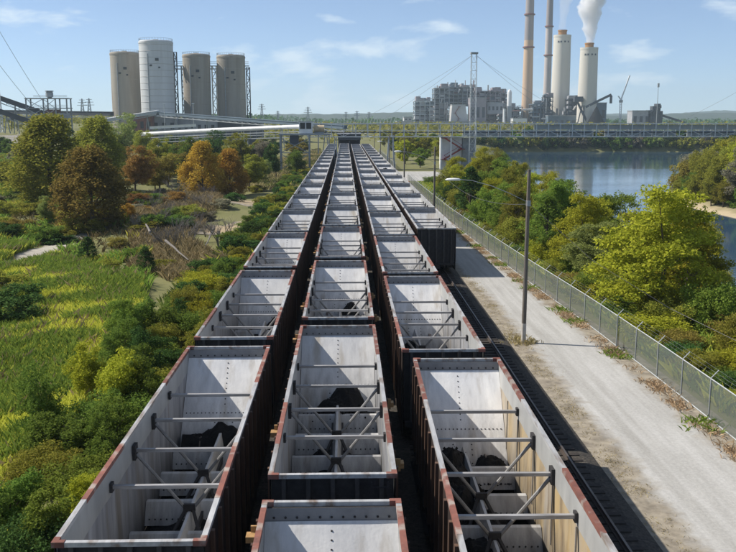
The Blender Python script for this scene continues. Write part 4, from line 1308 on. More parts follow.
def blades(name, pts, hgt, wid, m, label, cat="grass", lean=0.45, seed=0, per=1, z=None):
    """upright grass blades, one bent strip of two triangles each"""
    rg = np.random.default_rng(seed)
    P0 = np.repeat(pts, per, 0)
    n = len(P0)
    P0 = P0 + rg.normal(size=(n, 2)) * 0.09
    zz = gz_np(P0[:, 0], P0[:, 1]) - 0.03 if z is None else np.full(n, z)
    B = np.column_stack([P0, zz])
    a = rg.uniform(0, 6.283, n); h = hgt * rg.uniform(0.5, 1.25, n); w = wid * rg.uniform(0.7, 1.3, n)
    s = np.column_stack([np.cos(a), np.sin(a), np.zeros(n)]) * w[:, None] * 0.5
    ld = rg.normal(size=(n, 2)) * lean
    tip = B + np.column_stack([ld[:, 0] * h, ld[:, 1] * h, h])
    mid = B + np.column_stack([ld[:, 0] * h * 0.3, ld[:, 1] * h * 0.3, h * 0.6])
    q = np.stack([B - s, B + s, mid + s * 0.9, tip], 1).reshape(-1, 3)
    return tag(put(name, np_mesh(name, q, 4, m)), label, cat, kind="stuff")


def scatter(n, seed, poly, keep=None):
    rg = np.random.default_rng(seed)
    poly = np.array(poly)
    out = []
    lo, hi = poly.min(0), poly.max(0)
    while sum(map(len, out)) < n:
        q = rg.uniform(lo, hi, (n, 2)); ins = np.zeros(len(q), bool)
        for i in range(len(poly)):
            (ax, ay), (bx, by) = poly[i], poly[(i + 1) % len(poly)]
            c = ((ay > q[:, 1]) != (by > q[:, 1])) & (q[:, 0] < (bx - ax) * (q[:, 1] - ay) / ((by - ay) if by != ay else 1e-9) + ax)
            ins ^= c
        q = q[ins]
        if keep is not None: q = q[keep(q)]
        out.append(q)
        if len(out) > 40: break
    return np.concatenate(out)[:n]


def gp(*pts, z=-0.3): return [tuple(at(px, py, Z=z))[:2] for px, py in pts]
def patchy(scale, thr, ph):
    return lambda q: (np.sin(q[:, 0] * scale + ph) * np.sin(q[:, 1] * scale * 0.8 + ph * 2) + 0.5 * np.sin(q[:, 0] * scale * 2.3 - q[:, 1] * scale * 1.7)) > thr
off_path = lambda q: np.ones(len(q), bool)
PATH = [Vector(p) for p in gp((8, 268), (22, 258), (38, 248), (60, 238), (82, 231), (110, 226))]
def not_path(q):
    d = np.full(len(q), 1e9)
    for a, b in zip(PATH[:-1], PATH[1:]):
        e = b - a; t = np.clip(((q[:, 0] - a.x) * e.x + (q[:, 1] - a.y) * e.y) / e.length_squared, 0, 1)
        d = np.minimum(d, np.hypot(q[:, 0] - a.x - t * e.x, q[:, 1] - a.y - t * e.y))
    return d > 1.6
MEADOW = gp((-60, 560), (-40, 250), (20, 240), (60, 250), (140, 285), (150, 330), (90, 400), (20, 470), (10, 560))
blades("tall_grass", scatter(34000, 1, MEADOW, not_path), 0.66, 0.03, G_yellow, "tall sunlit yellow-green grass of the left meadow", per=5, seed=1, lean=0.30)
blades("meadow_grass", scatter(16000, 2, MEADOW, lambda q: (patchy(0.35, 0.05, 1)(q) | patchy(0.9, 0.5, 3)(q)) & not_path(q)), 0.85, 0.045, G_green, "fresh green grass patches in the left meadow", per=4, seed=2, lean=0.32)
blades("dry_grass", scatter(700, 3, MEADOW, lambda q: (patchy(0.9, 0.1, 4)(q)) & not_path(q)), 0.95, 0.035, G_dry, "straw-coloured dry grass in the left meadow", per=4, seed=3, lean=0.35)
FARM = gp((-60, 250), (-60, 150), (40, 165), (120, 215), (150, 250), (150, 290), (60, 250), (20, 240))
blades("tall_grass", scatter(12000, 4, FARM, lambda q: patchy(0.25, 0.0, 2)(q) & not_path(q)), 0.9, 0.08, G_green, "green grass around the dirt path", per=3, seed=4)
blades("tall_grass", scatter(9000, 5, FARM, lambda q: patchy(0.22, 0.15, 5)(q) & not_path(q)), 0.9, 0.08, G_yellow, "yellow-green grass strips along the dirt path", per=3, seed=5)
blades("weeds", scatter(9000, 6, FARM, not_path), 0.7, 0.08, G_brown, "brownish weeds in the back part of the meadow", "weeds", per=3, seed=6)
SLOPE = gp((110, 300), (150, 285), (220, 250), (280, 205), (318, 160), (322, 150), (200, 190), (210, 200), (296, 204), (285, 226), (200, 240), (150, 260))
SLOPE2 = [(-8.3, 60), (-8.3, 230), (-12, 230), (-11.5, 110), (-13, 60)]
blades("slope_grass", scatter(12000, 7, SLOPE2), 0.6, 0.05, G_slope, "green grass on the slope beside the left train", per=3, seed=7)
blades("slope_grass", scatter(300, 8, SLOPE2), 0.9, 0.05, G_yellow, "yellow-green grass on the slope beside the left train", per=3, seed=8)
BRUSH = gp((130, 260), (130, 205), (180, 190), (225, 196), (215, 215), (190, 240), (230, 262), (170, 280))
blades("brush_weeds", scatter(8000, 9, BRUSH), 0.6, 0.04, G_brown, "dry brown weeds under the bare brush", "weeds", per=3, seed=9, lean=0.35)
blades("dry_grass", scatter(4000, 10, BRUSH), 0.8, 0.035, G_dry, "straw-coloured dry grass under the bare brush", per=3, seed=10)
FIELD = gp((180, 196), (245, 172), (320, 150), (322, 160), (298, 196), (240, 192))
blades("field_grass", scatter(3500, 11, FIELD), 0.9, 0.1, G_dry, "straw-coloured field grass left of the train near the trestle", per=3, seed=11)
blades("field_grass", scatter(8000, 12, FIELD, patchy(0.2, 0.1, 1)), 0.8, 0.1, G_slope, "green field grass left of the train near the trestle", per=3, seed=12)
BANK = [(16.2, 20), (15.8, 60), (14, 120), (13.6, 170), (30, 175), (28, 120), (27, 60), (30, 20)]
blades("bank_grass", scatter(14000, 13, BANK), 0.8, 0.06, G_green, "grass and weeds on the bank behind the fence", per=3, seed=13)
blades("bank_grass", scatter(9000, 14, BANK), 0.8, 0.06, G_yellow, "yellowish grass on the bank behind the fence", per=3, seed=14)
rg = np.random.default_rng(15)
yy = rg.uniform(26, 175, 9000)
fxx = np.array([fence_x(v) for v in yy])
clumpk = (np.sin(yy * 2.1) + np.sin(yy * 0.83 + 1) + rg.normal(size=9000) * 0.7) > 0.55
pts = np.column_stack([fxx - 0.55 + rg.normal(size=9000) * 0.26, yy])[clumpk]
blades("fence_weeds", pts, 0.20, 0.03, G_orange, "low orange-brown dry weeds along the foot of the fence", "weeds", per=3, seed=15, z=0.02, lean=0.8)
yy = rg.uniform(26, 175, 2600); pts = np.column_stack([np.array([fence_x(v) for v in yy]) - 0.5 + rg.normal(size=2600) * 0.35, yy])
blades("fence_grass", pts[(np.sin(yy * 0.6) + np.sin(yy * 1.7)) > 0.9], 0.25, 0.04, G_green, "green grass tufts along the foot of the fence", per=4, seed=16, z=0.02, lean=0.8)
yy = rg.uniform(20, 70, 5000); pts = np.column_stack([9.75 + rg.normal(size=5000) * 0.3, yy])
blades("verge_grass", pts[(np.sin(yy * 0.9) + np.sin(yy * 2.3) + rg.normal(size=5000) * 1.6) > 1.2], 0.06, 0.015, G_dry, "sparse dry grass between the gravel road and the ballast", per=3, seed=17, z=0.03, lean=1.0)
yy = rg.normal(size=260) * 0.5 + 48; pts = np.column_stack([10 + rg.normal(size=260) * 0.4, yy])
blades("verge_grass", pts[:120], 0.22, 0.03, G_dry, "dry grass tuft round the foot of the nearest light pole", per=3, seed=18, z=0.03, lean=0.6)

# ------------------------------------------------------------------ chain-link fence
def mesh_wire_material():
    """woven wire diamonds cut out of the panel sheet"""
    m = bpy.data.materials.new("chain_link"); m.use_nodes = True
    n, l = m.node_tree.nodes, m.node_tree.links
    n.clear()
    out = n.new("ShaderNodeOutputMaterial")
    tc = n.new("ShaderNodeTexCoord"); sp = n.new("ShaderNodeSeparateXYZ"); l.new(tc.outputs["UV"], sp.inputs[0])
    def tri(op):
        a = n.new("ShaderNodeMath"); a.operation = op; l.new(sp.outputs[0], a.inputs[0]); l.new(sp.outputs[1], a.inputs[1])
        b = n.new("ShaderNodeMath"); b.operation = 'MULTIPLY'; b.inputs[1].default_value = 14.0; l.new(a.outputs[0], b.inputs[0])
        f = n.new("ShaderNodeMath"); f.operation = 'FRACT'; l.new(b.outputs[0], f.inputs[0])
        c = n.new("ShaderNodeMath"); c.operation = 'LESS_THAN'; c.inputs[1].default_value = 0.27; l.new(f.outputs[0], c.inputs[0])
        return c.outputs[0]
    mx = n.new("ShaderNodeMath"); mx.operation = 'MAXIMUM'; l.new(tri('ADD'), mx.inputs[0]); l.new(tri('SUBTRACT'), mx.inputs[1])
    b = n.new("ShaderNodeBsdfPrincipled"); b.inputs["Base Color"].default_value = (0.19, 0.215, 0.20, 1); b.inputs["Roughness"].default_value = 0.6
    b.inputs["Metallic"].default_value = 0.2
    t = n.new("ShaderNodeBsdfTransparent"); ms = n.new("ShaderNodeMixShader")
    l.new(mx.outputs[0], ms.inputs[0]); l.new(t.outputs[0], ms.inputs[1]); l.new(b.outputs[0], ms.inputs[2]); l.new(ms.outputs[0], out.inputs[0])
    return m


M_link = mesh_wire_material()
FH = 1.78


def build_fence(y0, y1, label, step=3.0):
    f = empty("chain_link_fence", (fence_x(y0), y0, 0))
    tag(f, label, "fence", "chain-link fences along the gravel road")
    o0 = Vector((fence_x(y0), y0, 0))
    n = int((y1 - y0) / step)
    post_me = MB().tube((0, 0, -0.1), (0, 0, FH + 0.03), 0.03, n=8).mesh("fence_post", M_galvd)
    arm_me = MB().tube((0, 0, FH + 0.03), (0.30, 0, FH + 0.36), 0.02, n=6).mesh("barb_arm", M_galv)
    wires = [MB(), MB(), MB()]
    prev = None
    for i in range(n + 1):
        y = y0 + i * step; p = Vector((fence_x(y), y, 0)) - o0
        po = put("fence_post", post_me, f, p); put("barb_arm", arm_me, po)
        if prev is not None:
            MB().tube(prev + Vector((0, 0, FH)), p + Vector((0, 0, FH)), 0.026, n=6).build("top_rail", M_galv, f)
            MB().tube(prev + Vector((-0.03, 0, 0.1)), p + Vector((-0.03, 0, 0.1)), 0.026, n=6).build("bottom_rail", M_galv, f)
            a, b = prev + Vector((0.03, 0, 0)), p + Vector((0.03, 0, 0))
            me = bpy.data.meshes.new("chain_link_panel")
            me.from_pydata([(a.x, a.y, 0.08), (b.x, b.y, 0.08), (b.x, b.y, FH), (a.x, a.y, FH)], [], [(0, 1, 2, 3)])
            uv = me.uv_layers.new(name="uv"); ln = (b - a).length
            for k, c in enumerate(((0, 0), (ln, 0), (ln, FH), (0, FH))): uv.data[k].uv = c
            me.materials.append(M_link); put("chain_link_panel", me, f)
            for k in range(3):
                q = Vector((0.10 * (k + 1) - 0.01, 0, FH + 0.03 + 0.11 * (k + 1)))
                wires[k].tube(prev + q, p + q, 0.004, n=3, cap=False)
        prev = p
    for wm in wires: wm.build("barbed_wire", M_cable, f)


build_fence(14, 176, "grey chain-link fence with barbed wire arms along the right edge of the gravel road")
build_fence(219, 330, "far chain-link fence continuing beyond the road junction")

# ------------------------------------------------------------------ light poles along the road
LP = "wooden street light poles along the gravel road"
POLES = [(48.0, 9.75, "nearest wooden light pole with a long lamp arm, standing beside the empty track"),
         (99.0, 9.5, "second light pole, beside the first cars of the roadside train"),
         (150.0, 9.4, "third light pole along the road, with its lamp over the train"),
         (201.0, 9.3, "fourth light pole, near the road junction"),
         (252.0, 9.2, "fifth light pole, just beyond the overhead gallery"),
         (303.0, 9.2, "farthest light pole near the end of the trains")]
for y, h, lab in POLES:
    t = empty("street_light", (10.0, y, 0.0))
    tag(t, lab, "light pole", LP)
    m = MB(); m.tube((0, 0, -0.2), (0.03, 0, h), 0.135, 0.095, 12); m.build("pole", M_wood, t, smooth=False)
    MB().tube((0.001, 0, 0.05), (0.004, 0, 1.15), 0.142, 0.139, 12).build("pole_band", M_poleband, t)
    m = MB(); pts = [Vector((-0.08, 0, h - 1.75)), Vector((-0.9, 0, h - 1.35)), Vector((-2.0, 0, h - 0.9)), Vector((-3.1, 0, h - 0.6)), Vector((-3.75, 0, h - 0.55))]
    m.path(pts, 0.018, 6); m.build("lamp_arm", M_galvd, t)
    m = MB()
    m.lathe([(0.02, -0.06), (0.15, -0.05), (0.18, 0.0), (0.13, 0.07), (0.03, 0.09)], 14)
    m.v = [(-4.12 + a * 2.5, b * 0.95, c + h - 0.55) for a, b, c in m.v]
    m.build("lamp_head", M_white, t, smooth=True)
    m = MB(); m.box(-0.06, 0.14, -0.16, 0.16, h - 2.0, h - 1.7); m.build("bracket", M_galvd, t)
# wires between the poles and the stay of the nearest one
m = MB()
for (ya, ha, _), (yb, hb, _) in zip(POLES[:-1], POLES[1:]):
    pts = [Vector((10.0, ya, ha - 1.9)).lerp(Vector((10, yb, hb - 1.9)), k / 12) - Vector((0, 0, 1.3 * 4 * (k / 12) * (1 - k / 12))) for k in range(13)]
    m.path(pts, 0.012, 4)
tag(m.build("overhead_wire", M_wire), "thin sagging wire strung between the light poles", "wire")
m = MB(); m.path([Vector((10.1, 48, 7.85)), Vector((13.2, 46, 5.0)), Vector((16.6, 43.5, 2.9)), Vector((20, 36, 1.5))], 0.013, 4)
tag(m.build("stay_wire", M_wire), "thin stay wire running from the nearest pole down over the fence", "wire")

# ------------------------------------------------------------------ overhead gallery across the yard
GY0 = 226.0
def gp2(px, py): return at(px, py, Y=GY0)
gl = empty("conveyor_gallery", (-9.5, GY0, 8.1))
tag(gl, "long grey steel truss gallery crossing above the trains and the river", "gallery")
x0, x1 = -9.5, 128.0
bay = 3.05
nb = int((x1 - x0) / bay)
ZT, ZM, ZB = 3.45, 1.75, 0.12     # heights above the gallery foot
post_me = MB().box(-0.09, 0.09, -0.09, 0.09, 0.22, 3.3).mesh("truss_post", M_gal)
diag_me = MB().bar((0, 0, 0.25), (bay, 0, 1.65), 0.10).mesh("truss_diagonal", M_gal)
diag2_me = MB().bar((0, 0, 1.65), (bay, 0, 0.25), 0.10).mesh("truss_diagonal", M_gal)
pan_me = MB().box(0.12, bay - 0.12, -0.03, 0.03, 0.30, 1.58).mesh("side_panel", M_galp)
roof_me = MB().box(0.02, bay - 0.02, -1.5, 1.5, 3.46, 3.52).mesh("roof_sheet", M_galp)
back_me = MB().box(0.06, bay - 0.06, -0.03, 0.03, 1.9, 3.1).mesh("back_panel", M_galp)
for s in (-1.35, 1.35):
    MB().box(0, nb * bay, s - 0.11, s + 0.11, 3.30, 3.45).build("top_chord", M_gal, gl)
    MB().box(0, nb * bay, s - 0.13, s - 0.095, ZM - 0.06, ZM + 0.06).build("hand_rail", M_gal, gl)
    MB().box(0, nb * bay, s - 0.13, s + 0.13, 0.0, 0.21).build("bottom_chord", M_gal, gl)
MB().box(0, nb * bay, -1.2, 1.2, 0.03, 0.12).build("deck", M_galp, gl)
MB().box(0, nb * bay, -0.6, 0.5, 1.1, 1.35).build("conveyor_belt", M_plantd, gl)
for i in range(nb + 1):
    for s in (-1.35, 1.35): put("truss_post", post_me, gl, (i * bay, s, 0))
    if i < nb:
        put("roof_sheet", roof_me, gl, (i * bay, 0, 0))
        put("truss_diagonal", diag_me if i % 2 else diag2_me, gl, (i * bay, -1.40, 0))
        if i > 12 and i % 7 != 3: put("side_panel", pan_me, gl, (i * bay, 1.25, 0))
        if i > 18: put("back_panel", back_me, gl, (i * bay, 1.25, 0))

def bent(x, label, w0=0.6, w1=1.3, y=GY0, top=8.1, legr=0.16):
    z = gz(x, y)
    t = empty("trestle", (x, y, z)); h = top - z
    for s in (-1, 1):
        MB().tube((-w1 if s < 0 else w1, -1.2, -0.3), (-w0 if s < 0 else w0, -1.2, h - 0.02), legr, n=8).build("leg", M_galv, t)
        MB().tube((-w1 if s < 0 else w1, 1.2, -0.3), (-w0 if s < 0 else w0, 1.2, h - 0.02), legr, n=8).build("leg", M_galv, t)
    for k in (0.35, 0.7):
        wv = w1 + (w0 - w1) * k
        MB().bar((-wv, -1.2, h * k), (wv, -1.2, h * k), 0.12).build("cross_tie", M_galv, t)
    MB().bar((-w1, -1.2, 0), (w0 * 0.3 + w1 * 0.7, -1.2, h * 0.35), 0.08).build("brace", M_galv, t)
    return tag(t, label, "trestle", "trestles under the overhead gallery")
bent(-2.42, "narrow pale trestle standing between the left and middle trains", 0.22, 0.36, legr=0.1)
bent(11.6, "trestle of the gallery beside the gravel road", 0.5, 1.0)

# stair tower and mast of the suspension span
t = empty("stair_tower", (27.0, GY0, gz(27, GY0)))
z0 = gz(27, GY0)
tag(t, "white stair tower with red zigzag stairs under the gallery", "stair tower")
MB().box(-2.6, 2.9, 1.0, 3.4, -1, 8.05 - z0).build("shaft", M_white, t)
for x in (-2.7, -0.2): MB().box(x - 0.15, x + 0.15, -1.6, -1.3, -1, 8.0 - z0).build("column", M_white, t)
zs = [8.0 - z0, 5.2 - z0, 2.6 - z0, 0.2 - z0]
xs_ = [-1.9, 2.6, -1.9, 2.4]
for k in range(3):
    MB().bar((xs_[k], -1.0, zs[k]), (xs_[k + 1], -1.0, zs[k + 1]), 0.5, 0.34).build("stair_flight", M_rust, t)
    MB().bar((xs_[k], -1.3, zs[k] + 0.95), (xs_[k + 1], -1.3, zs[k + 1] + 0.95), 0.1).build("stair_rail", M_rust, t)
    MB().box(xs_[k] - 0.8, xs_[k] + 0.8, -1.6, 0.9, zs[k] - 0.16, zs[k] - 0.02).build("landing", M_rust, t)
MB().box(3.0, 6.4, 0.6, 3.2, -1, 7.9 - z0).build("mast_pier", M_galvd, t)


def lattice(name, label, cat, base, h, w, taper=1.0, n=10, m=M_galv, r=0.12, group=None):
    t = empty(name, base)
    q = lambda k, a, b: Vector((a * w / 2 * (1 + (taper - 1) * k), b * w / 2 * (1 + (taper - 1) * k), h * k))
    for a in (-1, 1):
        for b in (-1, 1): MB().bar(q(0, a, b), q(1, a, b), r * 1.6).build("leg", m, t)
    ties = MB(); zig = MB()
    for i in range(n):
        k0, k1 = i / n, (i + 1) / n
        for (a, b), (c, d) in (((-1, -1), (1, -1)), ((1, -1), (1, 1)), ((1, 1), (-1, 1)), ((-1, 1), (-1, -1))):
            ties.bar(q(k1, a, b), q(k1, c, d), r)
            zig.bar(q(k0, a, b), q(k1, c, d), r * 0.8)
    ties.build("cross_ties", m, t); zig.build("lattice_bracing", m, t)
    return tag(t, label, cat, group)


def guy(p, q, label, r=0.028):
    m = MB(); p, q = Vector(p), Vector(q)
    pts = [p.lerp(q, k / 10) - Vector((0, 0, (p - q).length * 0.02 * 4 * (k / 10) * (1 - k / 10))) for k in range(11)]
    m.path(pts, r, 5)
    tag(m.build("guy_cable", M_cable), label, "cable", "guy cables of the gallery masts")


mb = at(472.5, 135, Y=GY0 - 2.4)
MH = at(472.5, 54, Y=GY0 - 2.4).z
mt = lattice("gallery_mast", "tall lattice steel mast rising through the gallery near the power plant", "mast", (mb.x, GY0 - 2.4, 0.2), MH - 0.2, 1.6, 0.8, 14, m=M_gal, r=0.065, group="lattice masts of the gallery")
MB().box(-0.9, 0.9, -0.9, 0.9, MH - 0.2, MH + 0.2).build("mast_head", M_galvd, mt)
for dx, nm in ((-0.5, "front"), (0.5, "rear")):
    sd = 1.0 if nm == "front" else -1.0
    guy((mb.x - 0.6, GY0 - 2.4 - sd * 0.6, MH - 0.4), (mb.x - 27 - dx * 6, GY0 - sd * 1.3, 11.6), "%s thin cable from the mast top down to the left" % nm)
    guy((mb.x + 0.6, GY0 - 2.4 - sd * 0.6, MH - 0.4), (mb.x + 26 + dx * 6, GY0 - sd * 1.3, 11.6), "%s thin cable from the mast top down to the right" % nm)
m2 = lattice("gallery_mast", "second lattice mast at the far right end of the gallery", "mast", (117, GY0 - 2.4, gz(117, GY0)), 32, 1.85, 0.82, 14, r=0.10, group="lattice masts of the gallery")
guy((116, GY0 - 3, 30), (84, GY0 - 1.3, 11.6), "cable slanting down at the right picture edge")

# ------------------------------------------------------------------ left conveyor with white tube, house and trestle
CY = 216.0
cv = empty("tube_conveyor", at(300, 133, Y=CY)); o = cv.location.copy()
tag(cv, "white covered tube conveyor on a low truss below the silos", "conveyor")
A = at(302, 126.6, Y=CY) - o; B = at(215, 130.0, Y=236) - o; C2 = at(140, 134.2, Y=262) - o
m = MB()
segs = []
for p, q in ((A, B), (B, C2)):
    for k in range(14):
        a, b = p.lerp(q, k / 14), p.lerp(q, (k + 0.985) / 14)
        MB().tube(a, b, 0.50, n=14).build("cover_segment", M_cover, cv, smooth=False)
for dz, nm in ((-1.15, "top_chord"), (-2.5, "bottom_chord")):
    for dy in (-0.8, 0.8):
        m = MB(); m.bar(A + Vector((0, dy, dz)), B + Vector((0, dy, dz)), 0.2); m.bar(B + Vector((0, dy, dz)), C2 + Vector((0, dy, dz)), 0.2); m.build(nm, M_galvd, cv)
for k in range(29):
    p = A.lerp(B, k / 14) if k <= 14 else B.lerp(C2, (k - 14) / 14)
    MB().bar(p + Vector((0, -0.8, -1.2)), p + Vector((0, -0.8, -2.5)), 0.13).build("truss_post", M_galvd, cv)
    MB().bar(p + Vector((0, -0.7, -0.45)), p + Vector((0, -0.7, -1.2)), 0.10).build("tube_support", M_galvd, cv)
m = MB(); m.bar(A + Vector((0, 0, -1.75)), B + Vector((0, 0, -1.75)), 1.3, 0.12); m.bar(B + Vector((0, 0, -1.75)), C2 + Vector((0, 0, -1.75)), 1.3, 0.12); m.build("walkway", M_galvd, cv)
for px in (248, 196, 158):
    Yp = 222 if px == 248 else 240 if px == 196 else 255
    p = at(px, 139, Y=Yp); g = gz(p.x, p.y)
    t = empty("conveyor_post", (p.x, p.y, g))
    MB().tube((0, 0, -0.3), (0, 0, p.z - g), 0.17, n=8).build("post", M_galvd, t); MB().box(-0.7, 0.7, -0.9, 0.9, p.z - g, p.z - g + 0.15).build("post_head", M_galvd, t)
    tag(t, {248: "slender post carrying the tube conveyor right of the orange trees", 196: "slender post of the tube conveyor behind the orange tree", 158: "slender post of the tube conveyor at its left end"}[px], "post", "posts of the tube conveyor")

hz0 = at(306, 133.3, Y=CY)
t = empty("transfer_house", (hz0.x, CY, hz0.z)); tag(t, "small white transfer house with two dark windows at the end of the tube conveyor", "house")
MB().box(-1.6, 1.6, -1.4, 1.4, 0, 2.75).build("wall", M_white, t)
MB().box(-1.72, 1.72, -1.52, 1.52, 2.753, 2.9).build("roof", M_galvd, t)
for s in (-0.74, 0.74): MB().box(s - 0.6, s + 0.6, -1.45, -1.403, 1.05, 2.55).build("window", M_glassd, t)
MB().box(-0.08, 0.08, -1.47, -1.404, 1.05, 2.55).build("mullion", M_white, t)
tk = empty("belt_drive", (hz0.x + 3.4, CY + 0.6, hz0.z)); tag(tk, "rusty drum of the belt drive right of the white transfer house", "drum")
m = MB(); m.tube((-1.5, 0, 1.1), (1.0, 0, 1.1), 0.85, n=16); m.build("drum", mat("drum_cream", (0.55, 0.46, 0.30), (0.40, 0.30, 0.18), 1, 0.7), tk)
MB().box(-1.4, 0.9, -0.5, 0.5, -0.1, 0.3).build("cradle", M_galvd, tk)
# trestle under it
ft = empty("conveyor_trestle", (0, CY, 0)); xa, xb = at(281, 150, Y=CY).x, at(309.5, 150, Y=CY).x; zt = hz0.z - 0.02
tag(ft, "tall steel table trestle with crossed braces under the white transfer house", "trestle")
for x in (xa, xb):
    for dy in (-1.6, 1.6): MB().box(x - 0.16, x + 0.16, dy - 0.16, dy + 0.16, -0.6, zt - 0.45).build("leg", M_galvd, ft)
MB().box(xa - 0.4, xb + 5.2, -1.8, 1.8, zt - 0.44, zt).build("platform", M_galvd, ft)
for (k0, k1) in ((0.08, 0.5), (0.5, 0.93)):
    z0_, z1_ = zt * k0, (zt - 0.5) * k1
    MB().bar((xa, -1.62, z0_), (xb, -1.62, z1_), 0.16).build("brace", M_galvd, ft); MB().bar((xa, -1.6, z1_), (xb, -1.6, z0_), 0.16).build("brace", M_galvd, ft)
MB().box(xa + 0.17, xb - 0.17, -1.72, -1.55, zt * 0.5 - 0.1, zt * 0.5 + 0.1).build("cross_tie", M_galvd, ft)
MB().box(xa + 2.2, xa + 4.3, -1.4, 1.0, zt - 2.6, zt - 0.46).build("chute", M_plantd, ft)
for x in (xb + 2.2, xb + 4.8):
    MB().box(x - 0.12, x + 0.12, -1.3, -1.06, 4.4, zt - 0.45).build("hanger", M_galvd, ft)

# dark dumper building where the trains end
t = empty("dumper_building", (1.6, 338, 0)); tag(t, "low dark building over the middle tracks where the trains end", "building")
for x in (-2.4, 1.65, 5.5): MB().box(x - 1.6 - 0.2, x - 1.6 + 0.2, -2, 8, 0, 4.9).build("pier", M_plantd, t)
MB().box(-4.3, 4.3, -2.5, 10, 4.9, 7.1).build("hood", M_plantd, t)
MB().box(-4.6, 4.6, -2.8, 10.3, 7.105, 7.4).build("roof", M_grey, t)
MB().box(-4.2, 4.2, 8.1, 8.4, 0, 4.89).build("back_wall", M_plantd, t)

# orange barrels by the road, as seen beside the roadside train
for i, (px, py) in enumerate(((393, 172), (395, 176))):
    p = at(px, py, Z=0.03); t = empty("traffic_drum", (11.2 + i * 0.7, 176 - i * 9, 0.03))
    MB().lathe([(0.32, 0), (0.30, 0.35), (0.27, 0.36), (0.25, 0.95), (0.05, 1.0)], 12).build("body", M_rebar, t)
    MB().lathe([(0.295, 0.5), (0.285, 0.65)], 12, cap=False).build("band", M_white, t)
    tag(t, ("farther" if i == 0 else "nearer") + " orange traffic drum at the edge of the gravel road before the junction", "drum")

# ------------------------------------------------------------------ silos
SG = "concrete storage silos"
def silo(px0, px1, ptop, Y, m, label, bands=False):
    xa, xb = at(px0, ptop, Y=Y).x, at(px1, ptop, Y=Y).x
    x, r, zt = (xa + xb) / 2, (xb - xa) / 2, at(px0, ptop, Y=Y).z
    z0 = gz(x, Y)
    t = empty("silo", (x, Y, z0)); h = zt - z0
    MB().lathe([(r, -1), (r, h * 0.5), (r, h - 0.9), (r, h - 0.4), (r - 0.4, h), (r * 0.5, h + 0.35), (0.5, h + 0.5)], 48).build("wall", m, t, smooth=True)
    MB().lathe([(r + 0.18, h - 1.5), (r + 0.18, h - 0.7)], 48, cap=False).build("rim_band", m, t)
    rl = MB(); n = 36
    for i in range(n):
        a, b = 2 * math.pi * i / n, 2 * math.pi * (i + 1) / n
        p, q = Vector((math.cos(a) * (r - .2), math.sin(a) * (r - .2), h)), Vector((math.cos(b) * (r - .2), math.sin(b) * (r - .2), h))
        rl.bar(p, p + Vector((0, 0, 1.1)), 0.1); rl.bar(p + Vector((0, 0, 1.1)), q + Vector((0, 0, 1.1)), 0.1)
    rl.build("roof_railing", M_galvd, t)
    MB().box(-1.2, 1.2, -1.2, 1.2, h + 0.3, h + 0.9).build("roof_hatch", M_galvd, t)
    pipe = MB(); a = R(252); pipe.tube((math.cos(a) * (r + .2), math.sin(a) * (r + .2), 0), (math.cos(a) * (r + .2), math.sin(a) * (r + .2), h * 0.86), 0.3, n=8)
    pipe.build("down_pipe", M_galvd, t)
    if bands:
        for k in range(15):
            z = h * (k + 0.6) / 15.3
            MB().lathe([(r + 0.02, z - 0.14), (r + 0.12, z), (r + 0.02, z + 0.14)], 48, cap=False).build("ring_seam", M_pale, t)
    else:
        for k in range(11):
            z = h * (k + 0.7) / 11.5
            MB().lathe([(r + 0.01, z - 0.07), (r + 0.045, z), (r + 0.01, z + 0.07)], 48, cap=False).build("pour_seam", m, t)
    for (ang, k, s) in ((283, 0.80, 0.9), (262, 0.74, 0.6), (290, 0.72, 0.5), (275, 0.06, 1.0), (255, 0.12, 0.6), (292, 0.2, 0.5)):
        a = R(ang); p = Vector((math.cos(a) * r, math.sin(a) * r, h * k))
        o = MB().box(-s, s, -0.25, 0.12, -s * 0.75, s * 0.75).build("opening", M_plantd, t, p); o.rotation_euler = (0, 0, a + math.pi / 2)
    return tag(t, label, "silo", SG), x, r, z0, h
silo(110.0, 138.8, 52.5, 500, M_conc, "tan concrete silo standing leftmost beside the white one")
silo(138.8, 172.5, 41.0, 484, M_concw, "tall white silo with ring seams, the biggest of the four", True)
_, sx2, sr2, sz2, sh2 = silo(182.3, 209.8, 54.5, 500, M_conc, "tan concrete silo right of the white one, third from the left")
_, sx3, sr3, sz3, sh3 = silo(216.6, 244.8, 55.5, 504, M_conc, "tan concrete silo standing rightmost of the four")


def lift_tower(x, Y, w, h, label, m=M_galvd, cat="stair tower"):
    z0 = gz(x, Y); t = empty("stair_tower", (x, Y, z0))
    for a in (-1, 1):
        for b in (-1, 1): MB().box(a * w / 2 - .18, a * w / 2 + .18, b * w / 2 - .18, b * w / 2 + .18, -1, h).build("column", m, t)
    n = int(h / 3.2)
    for i in range(1, n + 1):
        z = h * i / n
        MB().box(-w / 2 - .2, w / 2 + .2, -w / 2 - .2, w / 2 + .2, z - 0.2, z).build("landing", m, t)
        s = 1 if i % 2 else -1
        MB().bar((-s * w / 2 * .8, -w / 2 - .24, z - h / n), (s * w / 2 * .8, -w / 2 - .24, z - .1), 0.35).build("stair_flight", m, t)
    return tag(t, label, cat, "stair towers between the silos")
lift_tower(at(212.8, 60, Y=503).x, 507, 2.4, sh2 - 4, "open steel stair tower between the two right silos", M_gal)
lift_tower(at(247.0, 60, Y=503).x, 507, 1.8, sh3 - 6, "narrow steel tower on the right side of the rightmost silo", M_plantd)
lift_tower(at(173.9, 60, Y=489).x, 493, 1.5, 46, "dark steel tower on the right flank of the white silo", M_plantd)
lift_tower(at(180.5, 60, Y=500).x, 505, 1.3, sh2 - 6, "thin blue-grey tower left of the third silo", M_blue)
xa, xb = at(174, 66, Y=500).x, at(183, 66, Y=500).x
